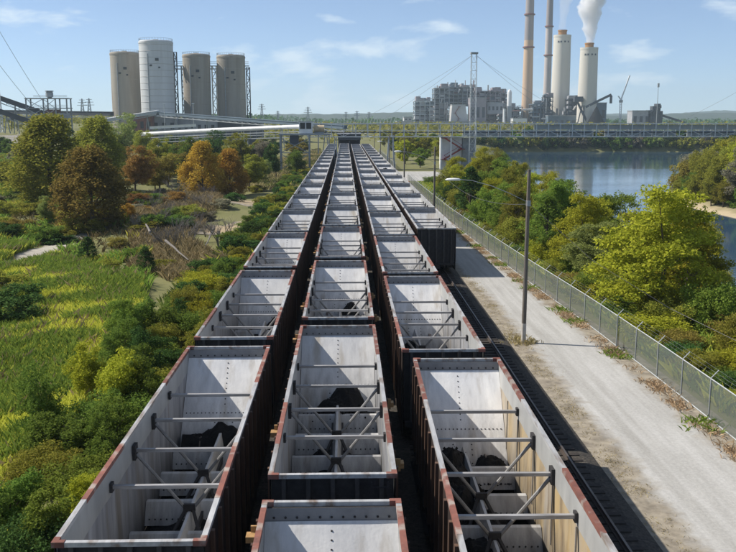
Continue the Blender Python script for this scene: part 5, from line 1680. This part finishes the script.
def bridge(pxa, pxb, py, Y, label):
    a, b = at(pxa, py, Y=Y), at(pxb, py, Y=Y); t = empty("silo_bridge", a); w_ = b - a
    MB().bar((0, 0, 0), w_, 2.2, 0.4).build("deck", M_galvd, t); MB().bar((0, -1, 2.2), w_ + Vector((0, -1, 2.2)), 0.22).build("hand_rail", M_galvd, t)
    MB().bar((0, -1, 1.2), w_ + Vector((0, -1, 1.2)), 0.15).build("mid_rail", M_galvd, t); MB().bar((0, 0, -1.6), w_ + Vector((0, 0, -1.6)), 0.5).build("girder", M_galvd, t)
    tag(t, label, "bridge", "footbridges between the silos")
bridge(173, 183, 66, 496, "footbridge between the white silo and the third one")
bridge(209, 217, 66, 503, "footbridge between the two right silos")
bridge(244, 249, 66, 504, "short landing sticking out right of the rightmost silo")

# conveyors and sheds below the silos
def slant(name, p, q, w, h, m, label, cat="conveyor", legs=0, roofm=None):
    p, q = Vector(p), Vector(q); t = empty(name, p); d = q - p
    MB().bar((0, 0, 0), d, w, h).build("body", m, t)
    MB().bar((0, 0, h / 2 + 0.12), d + Vector((0, 0, h / 2 + 0.12)), w + 0.4, 0.2).build("roof", roofm or m, t)
    MB().bar((0, -w / 2 - .1, -h / 2 - .9), d + Vector((0, -w / 2 - .1, -h / 2 - .9)), 0.3).build("bottom_chord", M_galvd, t)
    n = max(4, int(d.length / 5))
    z = MB()
    for i in range(n):
        a, b = d * (i / n), d * ((i + 1) / n); e = Vector((0, -w / 2 - .1, 0))
        z.bar(a + e + Vector((0, 0, -h / 2)), b + e + Vector((0, 0, -h / 2 - .9)), 0.18); z.bar(b + e + Vector((0, 0, -h / 2)), b + e + Vector((0, 0, -h / 2 - .9)), 0.18)
    z.build("truss_bracing", M_galvd, t)
    for i in range(legs):
        a = d * ((i + 0.6) / legs); g = gz(p.x + a.x, p.y + a.y) - p.z
        MB().bar((a.x - 1.2, a.y, g - .5), (a.x, a.y, a.z - h / 2), 0.35).build("leg", M_galvd, t); MB().bar((a.x + 1.2, a.y, g - .5), (a.x, a.y, a.z - h / 2), 0.35).build("leg", M_galvd, t)
    return tag(t, label, cat, "conveyors feeding the silos")
slant("inclined_conveyor", at(102, 121, Y=420), at(158, 112, Y=440), 3.0, 1.3, M_galv, "pale inclined conveyor in front of the white silo", legs=2)
slant("pipe_bridge", at(158, 113.5, Y=440), at(345, 127.5, Y=330), 2.2, 1.2, M_blue, "blue-grey pipe bridge sloping down to the right past the silos", legs=5)
slant("low_conveyor", at(-30, 111.5, Y=520), at(112, 114.0, Y=470), 3, 2.0, M_plantd, "long dark conveyor running level behind the left transfer tower", legs=3)
slant("upper_conveyor", at(-30, 88, Y=392), at(44, 113.5, Y=400), 2.6, 2.0, M_plantd, "upper dark inclined conveyor entering the picture at the left", legs=1)
slant("lower_conveyor", at(-30, 101, Y=378), at(30, 122, Y=385), 2.6, 2.0, M_plantd, "lower dark inclined conveyor at the left edge", legs=1)
slant("pipe_run", at(150, 128, Y=400), at(196, 125.5, Y=400), 1.0, 1.0, M_white, "short white pipe run in front of the sheds below the silos")

def shed(px0, px1, pt, pb, Y, m, label, d=10, wins=3, cat="shed", group=None, roof=True, name="shed"):
    a, b = at(px0, pb, Y=Y), at(px1, pt, Y=Y)
    g = min(a.z, gz(a.x, Y)) if pb >= 125 else a.z
    t = empty(name, ((a.x + b.x) / 2, Y, g)); w_ = (b.x - a.x) / 2; h = b.z - g
    MB().box(-w_, w_, 0, d, -0.5 if pb >= 125 else 0, h).build("wall", m, t)
    if roof: MB().box(-w_ - .3, w_ + .3, -.3, d + .3, h + 0.003, h + 0.3).build("roof", M_galvd, t)
    for i in range(wins):
        x = -w_ + 2 * w_ * (i + 0.5) / wins
        MB().box(x - w_ / wins * .45, x + w_ / wins * .45, -0.12, -0.004, h * 0.45, h * 0.75).build("window", M_plantd, t)
    return tag(t, label, cat, group)
shed(132, 152, 116, 131, 440, M_rustd, "reddish shed under the white silo", wins=3)
shed(152, 176, 117, 131, 445, M_grey, "grey shed with openings under the white silo's right side", wins=3)
shed(176, 216, 119, 131, 450, M_grey, "long grey shed at the foot of the third silo", wins=6)
shed(216, 262, 121, 131, 455, M_plantd, "long dark shed at the foot of the rightmost silo", wins=6)
for i, px in enumerate((164, 193)):
    p = at(px, 104, Y=425); g = gz(p.x, 425); t = empty("floodlight_pole", (p.x, 425, g))
    MB().tube((0, 0, -.3), (0, 0, p.z - g), 0.2, 0.14, 8).build("pole", M_galv, t); MB().box(-.6, .6, -.2, .2, p.z - g, p.z - g + .4).build("lamp_head", M_white, t)
    tag(t, ("left" if i == 0 else "right") + " thin floodlight pole in front of the silo sheds", "light pole")

# transfer tower at the far left
TY = 400.0
a, b = at(30.5, 135, Y=TY), at(68.5, 99, Y=TY)
g = gz((a.x + b.x) / 2, TY)
t = empty("transfer_tower", ((a.x + b.x) / 2, TY, g)); W2 = (b.x - a.x) / 2; H2 = b.z - g
tag(t, "open steel transfer tower with a round bin on top at the far left", "tower")
for x in (-W2, -W2 * .15, W2 * .45, W2):
    for y in (-3, 3): MB().box(x - .25, x + .25, y - .25, y + .25, -1, H2).build("column", M_galvd, t)
for k in (0.45, 0.72, 1.0):
    MB().box(-W2 - .5, W2 + .5, -3.5, 3.5, H2 * k + 0.01, H2 * k + .4).build("floor", M_galvd, t)
    for e in (0.9, 1.5): MB().bar((-W2 * .6, -3.5, H2 * k + e), (W2 + .5, -3.5, H2 * k + e), 0.14).build("hand_rail", M_galv, t)
for x0_, x1_ in ((-W2 * .15, W2 * .45), (-W2, -W2 * .15)):
    for k0, k1 in ((0, .45), (.45, .72), (.72, 1)):
        MB().bar((x0_, -3.2, H2 * k0), (x1_, -3.2, H2 * k1), 0.22).build("brace", M_galv, t)
        MB().bar((x1_, -3.15, H2 * k0), (x0_, -3.15, H2 * k1), 0.22).build("brace", M_galv, t)
MB().lathe([(0.6, H2 + .4), (1.6, H2 + 1.0), (1.6, H2 + 2.8), (1.2, H2 + 3.1), (1.8, H2 + 3.2), (1.8, H2 + 3.6)], 20, cx=0.6).build("bin", M_galvd, t)
MB().box(-W2 * .1, W2 * .5, -2.5, 2.5, H2 * .45 + .42, H2 * .72 - .3).build("chute_house", M_rustd, t)
MB().box(W2 * .5, W2 * .95, -2.4, 2.4, H2 * .45 + .42, H2 * .6).build("drive_house", M_grey, t)
p = at(14, 121, Y=430)
tank = empty("water_tank", (p.x, 430, gz(p.x, 430))); tag(tank, "small dark elevated tank between the two left conveyors", "tank")
hh = p.z - gz(p.x, 430)
MB().lathe([(0.3, hh), (2.2, hh + .8), (2.2, hh + 2.6), (0.4, hh + 3.4)], 16).build("vessel", M_plantd, tank)
for s in (-1.3, 1.3): MB().box(s - .15, s + .15, -.15, .15, -1, hh + .9).build("leg", M_plantd, tank)
pb = at(2, 140, Y=390); pt = at(2, 50, Y=390)
lattice("guyed_mast", "white lattice mast at the left picture edge, braced by cables", "mast", (pb.x - 1.2, 390, gz(pb.x, 390) - .5), pt.z - gz(pb.x, 390), 3.2, 0.45, 14, M_white, 0.22, "lattice masts of the gallery")
guy((pb.x - 1, 390, pt.z - 3), at(38, 112, Y=400), "left cable slanting down from the mast at the left picture edge", 0.09)
guy((pb.x - 1, 390, pt.z + 14), at(50, 112, Y=402), "right cable slanting down towards the left transfer tower", 0.09)

# ------------------------------------------------------------------ power plant across the river
PY = 1100.0
def X(px, Y=PY): return at(px, 120, Y=Y).x
def Z(py, Y=PY): return at(368, py, Y=Y).z
PZ = gz(150, PY)

def chimney(px, wtop, ptop, wbot, Y, m_low, m_up, psplit, label, bands=(), cap=None):
    s = Y / FPX; x = X(px, Y); z0 = gz(x, Y); h = Z(ptop, Y) - z0; rb, rt = wbot * s / 2, wtop * s / 2
    t = empty("chimney", (x, Y, z0)); hs = (Z(psplit, Y) - z0) if psplit else h
    rs = rb + (rt - rb) * hs / h
    MB().lathe([(rb, -2), (rs, hs)], 40).build("lower_shaft", m_low, t, smooth=False)
    if psplit: MB().lathe([(rs, hs + .02), (rt, h)], 40).build("upper_shaft", m_up, t)
    for bp in bands:
        z = Z(bp, Y) - z0; r = rb + (rt - rb) * z / h
        MB().lathe([(r + .02, z - 1.2), (r + 1.5, z - 0.8), (r + 1.5, z + 0.8), (r + .02, z + 1.2)], 32, cap=False).build("platform", M_rustd, t)
    if cap:
        cw, ct = cap; z = Z(ct, Y) - z0
        MB().lathe([(cw * s / 2, h - .5), (cw * s / 2, z - 1.5), (cw * s / 2 + .5, z - 1.4), (cw * s / 2 + .5, z)], 24).build("flue_cap", M_cap, t)
        MB().lathe([(rt + .25, h - 2.2), (rt + .25, h + .3), (rt - .6, h + .32)], 40, cap=False).build("crown_ring", m_low, t)
        for a in (232, 250, 275, 300): 
            MB().box(-1, 1, -.3, .3, h - 9, h - 7).build("port", M_plantd, t, (math.cos(R(a)) * rt, math.sin(R(a)) * rt, 0)).rotation_euler = (0, 0, R(a) + math.pi / 2)
    return tag(t, label, "chimney", "chimneys of the power plant"), x, h + z0
chimney(526.4, 6.2, -70, 11.2, 1120, M_chimt, M_chimp, 40, "slim tan chimney with dark upper part, leftmost of the four", (47, 14))
chimney(546.0, 5.2, -60, 8.0, 1230, mat("chimney_pink", (0.50, 0.44, 0.41), (0.44, 0.39, 0.37), 0.06, 0.85), M_chimp, 26, "slim pinkish chimney half hidden behind the thick pale one", (55, 26))
_, c3x, c3z = chimney(559.3, 16.6, 35, 18.6, 1100, M_chim, None, None, "thick pale chimney with rusty flue cap, left of the pair with steam", (), (8.2, 29.6))
_, c4x, c4z = chimney(586.2, 17.0, 47.5, 19.6, 1050, M_chim, None, None, "thick pale chimney with dense white steam rising, rightmost of the four", (), (8.2, 42.5))

# steam
def steam(name, x, Y, z0, pts, dens, label, seed):
    """lumpy closed body of scattering vapour; pts: (height, radius, drift)"""
    rg = random.Random(seed); off = Vector((rg.uniform(0, 50), rg.uniform(0, 50), rg.uniform(0, 50)))
    N, K = 40, 70
    vs, fs = [], []
    H = pts[-1][0]
    hs = [p[0] for p in pts]; rs = [p[1] for p in pts]; ds = [p[2] for p in pts]
    for k in range(K + 1):
        z = H * k / K; r = float(np.interp(z, hs, rs)); dx = float(np.interp(z, hs, ds))
        for i in range(N):
            a = 2 * math.pi * i / N
            q = Vector((math.cos(a) * r, math.sin(a) * r, z))
            n1 = mnoise.noise(q * 0.085 + off) ; n2 = mnoise.noise(q * 0.22 + off); n3 = mnoise.noise(q * 0.5 + off)
            f = 1 + 0.50 * n1 + 0.32 * n2 + 0.16 * n3
            vs.append((q.x * f + dx, q.y * f, z + (n2 * 2 if 0 < k < K else 0)))
    for k in range(K):
        for i in range(N):
            j = (i + 1) % N; fs.append((k * N + i, k * N + j, (k + 1) * N + j, (k + 1) * N + i))
    fs.append(tuple(reversed(range(N)))); fs.append(tuple(K * N + i for i in range(N)))
    me = bpy.data.meshes.new(name); me.from_pydata(vs, [], fs)
    m = bpy.data.materials.new(name); m.use_nodes = True
    n, l = m.node_tree.nodes, m.node_tree.links; n.clear()
    o_ = n.new("ShaderNodeOutputMaterial"); pv = n.new("ShaderNodeVolumePrincipled")
    pv.inputs["Color"].default_value = (0.97, 0.97, 0.98, 1); pv.inputs["Density"].default_value = dens; pv.inputs["Anisotropy"].default_value = 0.0
    l.new(pv.outputs[0], o_.inputs["Volume"])
    me.materials.append(m); me.polygons.foreach_set("use_smooth", [True] * len(me.polygons))
    return tag(put(name, me, None, (x, Y, z0)), label, "steam", kind="stuff")
steam("steam_plume", c4x, 1050, c4z + 5, [(0, 3.8, 0), (8, 5.5, 0.3), (22, 8.5, 0), (38, 12.5, 0.5), (58, 16, 3), (85, 21, 8), (120, 26, 16)], 0.16, "dense white steam plume rising from the right chimney", 3)
steam("steam_plume", c3x, 1100, c3z + 8, [(0, 3.6, 0), (12, 5, 0.8), (28, 7, 1.8), (50, 9, 4), (85, 13, 9)], 0.03, "thin white steam plume rising from the chimney left of the dense one", 8)

# boiler house and its neighbours
def frame_block(name, px0, px1, pt, pb, Y, d, nx_, nz_, m, label, infill=(), infm=None, cat="building", group="buildings of the power plant", panels=None):
    xa, xb, zt, zb = X(px0, Y), X(px1, Y), Z(pt, Y), Z(pb, Y)
    t = empty(name, ((xa + xb) / 2, Y, zb)); w_ = xb - xa; h = zt - zb
    for i in range(nx_ + 1):
        x = -w_ / 2 + w_ * i / nx_
        for y in (0, d): MB().box(x - .45, x + .45, y - .45, y + .45, 0, h).build("column", m, t)
    for k in range(1, nz_ + 1):
        z = h * k / nz_
        MB().box(-w_ / 2 - .8, w_ / 2 + .8, -.8, d + .8, z - .5, z + .3).build("floor", m, t)
        MB().box(-w_ / 2 - .8, w_ / 2 + .8, -.95, -.75, z + 1.2, z + 1.5).build("hand_rail", m, t)
    MB().box(-w_ / 2 + 1.2, w_ / 2 - 1.2, d * .5, d - 1.4, 0.1, h - 1.1).build("shade_backing", M_plantd, t)  # added dark box; its colour stands in for shade behind the open frame
    rg = random.Random(len(label))
    for k in range(nz_):
        for i in range(nx_):
            xA, xB = -w_ / 2 + w_ * i / nx_, -w_ / 2 + w_ * (i + 1) / nx_; z0, z1 = h * k / nz_, h * (k + 1) / nz_
            r = rg.random()
            if r < 0.50: MB().box(xA + .6, xB - .6, 1.0 + rg.random() * 3, d - 1, z0 + .4, z1 - .8 - rg.random() * 1.5).build("equipment", rg.choice([M_grey, M_plantd, M_mauve, M_blue, M_pale]), t)
            elif r < 0.60: MB().bar((xA, -.5, z0), (xB, -.5, z1), .5).build("brace", m, t)
            elif r < 0.72: MB().tube((xA + .5, 2, (z0 + z1) / 2), (xB - .5, 2, (z0 + z1) / 2), min(1.6, (z1 - z0) * .3), n=10).build("pipe", rg.choice([M_pale, M_galvd, M_rustd]), t)
            elif r < 0.97: MB().box(xA + .46, xB - .46, d - 1.2, d - .9, z0 + .3, z1 - .5).build("wall_panel", rg.choice([M_grey, M_plantd, M_mauve]), t)
    for k in range(nx_ * 2):
        x = rg.uniform(-w_ / 2 + 2, w_ / 2 - 2); ww = rg.uniform(1.2, 4.5); hh = rg.uniform(1.2, 5.5)
        q = rg.random()
        if q < 0.6: MB().box(x - ww, x + ww, rg.uniform(.2, d * .3), d * rg.uniform(.4, .9), h + .31, h + .31 + hh).build("roof_unit", rg.choice([M_grey, M_plantd, M_mauve, M_blue, M_galvd]), t)
        elif q < 0.8: MB().tube((x, 2, h + .31), (x, 2, h + .31 + hh * 1.6), rg.uniform(.4, 1.0), n=8).build("vent_pipe", rg.choice([M_galvd, M_pale, M_rustd]), t)
        else: MB().bar((x - ww * 2, .5, h + .5), (x + ww, .5, h + hh), 0.7).build("roof_strut", M_galvd, t)
    for k in range(nx_):
        x = rg.uniform(-w_ / 2 + 1, w_ / 2 - 1); za, zb_ = sorted((rg.uniform(0, h), rg.uniform(0, h)))
        MB().tube((x, -1.6, za), (x + rg.uniform(-3, 3), -1.6, zb_), rg.uniform(.35, .9), n=7).build("riser_pipe", rg.choice([M_pale, M_rustd, M_plantd, M_galvd]), t)
    return tag(t, label, cat, group)
frame_block("boiler_tower", 415, 434.5, 101, 128, 1090, 24, 4, 6, M_galv, "open pale steel frame tower at the left end of the power plant")
frame_block("boiler_tower", 434.5, 449, 88, 128, 1105, 30, 3, 8, M_galvd, "tall grey steel frame left of the boiler house")
frame_block("boiler_house", 444, 476, 87, 106, 1135, 40, 7, 5, M_galvd, "high grey boiler house with open floors, tallest block of the plant")
frame_block("boiler_house", 474, 500, 91, 128, 1125, 40, 5, 8, M_mauve, "mauve-grey boiler block right of the lattice mast")
frame_block("boiler_house", 498, 508, 92.5, 110, 1140, 30, 3, 4, M_grey, "grey block at the right shoulder of the boiler house")
frame_block("duct_tower", 500, 522, 107, 128, 1095, 24, 5, 5, M_grey, "low grey duct frame left of the slim tan chimney")
frame_block("duct_tower", 533, 548, 104, 128, 1080, 24, 4, 6, M_blue, "blue-grey duct tower between the tan chimney and the thick pale one")
frame_block("scrubber_tower", 544, 552, 97, 128, 1075, 14, 3, 7, M_plantd, "dark scrubber frame at the left foot of the thick pale chimney")
frame_block("scrubber_tower", 568, 580, 99, 128, 1075, 16, 3, 6, M_plantd, "dark scrubber frame between the two thick chimneys")
def plant_block(px0, px1, pt, pb, Y, d, m, label, name="plant_building", wins=0, slope=0):
    xa, xb, zt, zb = X(px0, Y), X(px1, Y), Z(pt, Y), Z(pb, Y)
    t = empty(name, ((xa + xb) / 2, Y, zb)); w_, h = (xb - xa) / 2, zt - zb
    MB().prism([(-w_, 0), (w_, 0), (w_ - slope, h), (-w_ + slope * .6, h)], 'y', 0, d).build("wall", m, t)
    MB().box(-w_ + slope * .6 - .4, w_ - slope + .4, -.4, d + .4, h + .004, h + .8).build("roof", M_galvd, t)
    for i in range(wins):
        x = -w_ + 2 * w_ * (i + .5) / wins; MB().box(x - w_ / wins * .5, x + w_ / wins * .5, -.25, -.004, h * .35, h * .7).build("window", M_plantd, t)
    return tag(t, label, "building", "buildings of the power plant")
b1 = plant_block(450, 468.5, 105, 126, 1070, 20, M_pale, "pale slanted precipitator block with brown zigzag stairs", slope=4)
pw = X(468.5, 1070) - X(450, 1070)
zz = [0.05, .35, .62, .92]
for k in range(3):
    hh = Z(105, 1070) - Z(126, 1070); sx = (-.24, -.02) if k % 2 == 0 else (-.02, -.24)
    MB().bar((sx[0] * pw, -1.2, hh * zz[k]), (sx[1] * pw, -1.2, hh * zz[k + 1]), 1.0, .9).build("stair_flight", M_rustd, b1)
    MB().box(sx[1] * pw - 1.6, sx[1] * pw + 1.6, -1.6, -.3, hh * zz[k + 1] - .3, hh * zz[k + 1] + .3).build("landing", M_rustd, b1)
plant_block(470, 486, 98, 128, 1085, 20, M_mauve, "mauve flat-fronted block right behind the lattice mast", wins=3)
plant_block(487, 503, 103, 114, 1090, 18, M_grey, "grey raised block right of the mauve one", wins=4)
plant_block(397, 415, 121.5, 129, 1080, 30, M_pale, "low cream building at the left end of the plant", wins=5)
plant_block(404, 412, 117.5, 121.4, 1080, 20, M_pale, "small cream upper storey on the low cream building", wins=2)
plant_block(415, 476, 122, 129, 1050, 14, M_grey, "long low grey wall building along the plant front", wins=14)
plant_block(513, 527, 118.5, 124, 1050, 14, M_white, "small white flat building left below the slim tan chimney", wins=0)
plant_block(476, 548, 124, 130, 1055, 12, M_pale, "long low pale building below the chimneys", wins=12)
plant_block(548, 582, 116, 130, 1060, 14, M_blue, "blue-grey low building at the foot of the thick chimneys", wins=6)
plant_block(594, 606, 103, 126, 1100, 20, M_blue, "teal-grey block right of the rightmost chimney", wins=2)
plant_block(632, 650, 111, 128, 1000, 18, M_grey, "grey block of the crusher house at the right", wins=3)
v = empty("white_vessel", (X(508.8, 1088), 1088, Z(106, 1088))); s_ = 1088 / FPX
MB().lathe([(2.3 * s_, 0), (2.3 * s_, 13 * s_), (1.4 * s_, 15.5 * s_), (0.3 * s_, 16 * s_)], 20).build("vessel", M_white, v, smooth=True)
MB().box(-2.2 * s_, 2.2 * s_, -3, 3, -20 * s_, -.01).build("stand", M_galvd, v)
tag(v, "white upright vessel on a stand right of the boiler house", "vessel")
v = empty("white_pipe", (X(504, 1060), 1060, PZ)); MB().tube((0, 0, 0), (0, 0, Z(109, 1060) - PZ), 1.5, n=12).build("shaft", M_white, v); MB().tube((0, 0, Z(109, 1060) - PZ), (0, 0, Z(108, 1060) - PZ), 1.8, n=12).build("cap", M_galvd, v)
tag(v, "thin white standpipe below the white vessel", "pipe")
rg_p = random.Random(77)
tc_ = empty("pipe_clutter", (X(535), 1068, PZ)); tag(tc_, "tangle of pipes and ducts in front of the slim tan chimney", "pipes")
for k in range(26):
    a = Vector((X(rg_p.uniform(510, 578), 1068) - X(535), rg_p.uniform(-3, 8), Z(rg_p.uniform(108, 126), 1068) - PZ))
    b = a + Vector(rg_p.choice([(rg_p.uniform(5, 14), 0, 0), (0, 0, rg_p.uniform(-14, -4)), (rg_p.uniform(-8, 8), 0, rg_p.uniform(4, 7))])); b.z = max(b.z, 0)
    MB().tube(a, b, rg_p.uniform(.5, 1.3), n=8).build("pipe", rg_p.choice([M_galvd, M_grey, M_plantd, M_rustd, M_pale]), tc_)

# yard stacker, coal pile, crane and crusher on the right
st = empty("coal_stacker", (X(585, 1040), 1040, PZ)); tag(st, "dark stacker with a long boom over the coal pile right of the chimneys", "stacker")
p0, p1 = Vector((0, 0, Z(107, 1040) - PZ)), Vector((X(610, 1040) - X(585, 1040), 0, Z(94.5, 1040) - PZ))
MB().bar(p0, p1, 2.4, 2.6).build("boom", M_plantd, st)
MB().box(p1.x - 1.2, p1.x + 1.2, -1.2, 1.2, p1.z - 10, p1.z - 1.0).build("chute", M_plantd, st)
MB().bar((-13, 0, p0.z + 12), (6, 0, 1), 2.2, 2.2).build("counter_boom", M_plantd, st)
for s in (-4, 4): MB().bar((s - 6, 0, 0), (s * .3 - 3, 0, p0.z + 2), 1.1).build("leg", M_plantd, st)
MB().box(-14, -4, -3, 3, p0.z + 6, p0.z + 12).build("machine_house", M_plantd, st)
m = MB(); rgc = random.Random(3); n = 40
cxp, ra, hp_ = X(596, 1030), (X(604, 1030) - X(588, 1030)) / 2 * 1.35, Z(106, 1030) - PZ
prof = []
for k in range(9):
    prof.append((ra * (1 - k / 8) + .3, hp_ * (k / 8) ** .95))
m.lathe(prof, 40); m.v = [(x * (1 + .06 * mnoise.noise(Vector((x, y, z)) * .2)), y * (1 + .06 * mnoise.noise(Vector((y, x, z)) * .2)), z) for x, y, z in m.v]
tag(m.build("coal_pile", M_coal, None, (cxp, 1030, PZ)), "dark conical coal pile under the stacker boom", "coal pile")
cr = empty("crane", (X(620, 1050), 1050, PZ)); tag(cr, "thin white crane with a raised boom right of the plant", "crane")
zc = Z(98, 1050) - PZ
for a in (-1, 1): MB().box(a * 1.0 - .35, a * 1.0 + .35, -.4, .4, 0, zc).build("tower_leg", M_white, cr)
z = MB()
for k in range(12): z.bar((-1, 0, zc * k / 12), (1, 0, zc * (k + 1) / 12), .4)
z.build("tower_bracing", M_white, cr)
MB().bar((0, 0, zc - 2), (X(627.5, 1050) - X(620, 1050), 0, Z(75, 1050) - PZ), 1.3).build("boom", M_white, cr)
MB().bar((0, 0, zc - 2), (-3.4, 0, zc + 2.5), 1.2).build("counter_jib", M_white, cr)
MB().box(-1.8, 1.8, -1.6, 1.6, zc - 5, zc - 2.2).build("cab", M_galvd, cr)
ck = empty("crusher_house", (X(655, 1000), 1000, PZ)); tag(ck, "dark jagged crusher structure with a conveyor sloping off to the right", "building", "buildings of the power plant")
for (xa_, xb_, pt_) in ((648, 652, 110), (652, 656, 106), (656, 660, 103.5), (659.5, 662.5, 111)):
    MB().box(X(xa_, 1000) - X(655, 1000), X(xb_, 1000) - X(655, 1000) - .05, 0, 9, 0, Z(pt_, 1000) - PZ).build("bay", M_plantd, ck)
for k in range(9):
    a = Vector((rg_p.uniform(-7, 7), -1, Z(rg_p.uniform(106, 118), 1000) - PZ)); MB().bar(a, a + Vector((rg_p.uniform(-5, 5), 0, rg_p.uniform(2, 6))), .8).build("strut", M_plantd, ck)
MB().bar((X(660, 1000) - X(655, 1000), 4, Z(114.5, 1000) - PZ), (X(686, 1000) - X(655, 1000), 4, Z(122.5, 1000) - PZ), 2.2).build("conveyor", M_plantd, ck)
mp_ = empty("radio_mast", (X(656.5, 980), 980, PZ)); MB().tube((0, 0, 0), (0, 0, Z(83, 980) - PZ), .45, .25, 6).build("pole", M_galvd, mp_); MB().box(-.9, .9, -.9, .9, Z(87, 980) - PZ, Z(83, 980) - PZ).build("beacon", M_galvd, mp_)
tag(mp_, "thin mast standing before the dark crusher structure", "mast")

# power line pylons on the horizon
def pylon(px, pt, Y, label):
    x = X(px, Y); g = gz(x, Y); h = Z(pt, Y) - g
    t = lattice("pylon", label, "pylon", (x, Y, g), h, h * 0.2, 0.12, 7, M_cable, 0.5, "power line pylons on the horizon")
    for k, wv in ((.72, .22), (.84, .18), (.95, .12)): MB().bar((-h * wv, 0, h * k), (h * wv, 0, h * k), .8).build("cross_arm", M_cable, t)
for px, pt, lab in ((83, 99, "left one of the two pylons between transfer tower and silos"), (90, 98.5, "right one of the two pylons between transfer tower and silos"), (262, 104, "pylon just right of the rightmost silo"), (278, 111, "small pylon right of the one beside the silo"),
                    (308, 107, "tall pylon above the white transfer house"), (346, 112, "left of the three pylons above the end of the trains"), (357, 111, "middle of the three pylons above the end of the trains"), (369, 112, "right of the three pylons above the end of the trains")):
    pylon(px, pt, 1500, lab)
sb = empty("substation_gantry", (X(330, 700), 700, gz(X(330, 700), 700))); tag(sb, "row of pale insulator posts on a substation gantry at the horizon", "gantry")
gx0, gx1 = X(282, 700) - X(330, 700), X(395, 700) - X(330, 700)
zg = Z(124.5, 700) - sb.location.z
for x in np.linspace(gx0, gx1, 9): MB().box(x - .3, x + .3, -.3, .3, 0, zg).build("leg", M_galvd, sb)
MB().box(gx0, gx1, -.3, .3, zg + .01, zg + .7).build("beam", M_galvd, sb)
for k in range(34):
    x = gx0 + (gx1 - gx0) * (k + .5) / 34
    if k in (11, 12, 13, 22): continue
    MB().bar((x, 0, zg + .7), (x + 1.1, 0, zg + 4.4), .38).build("insulator", M_white, sb)

# ------------------------------------------------------------------ air
HAZE = 0.00013
m = MB(); m.box(-7000, 7000, -900, 9500, -9, 330)
mh = bpy.data.materials.new("haze"); mh.use_nodes = True
n, l = mh.node_tree.nodes, mh.node_tree.links; n.clear()
o_ = n.new("ShaderNodeOutputMaterial"); pv = n.new("ShaderNodeVolumePrincipled")
pv.inputs["Color"].default_value = (0.72, 0.87, 1.0, 1); pv.inputs["Density"].default_value = HAZE; pv.inputs["Anisotropy"].default_value = 0.2
l.new(pv.outputs[0], o_.inputs["Volume"])
tag(m.build("haze", mh), kind="stuff")
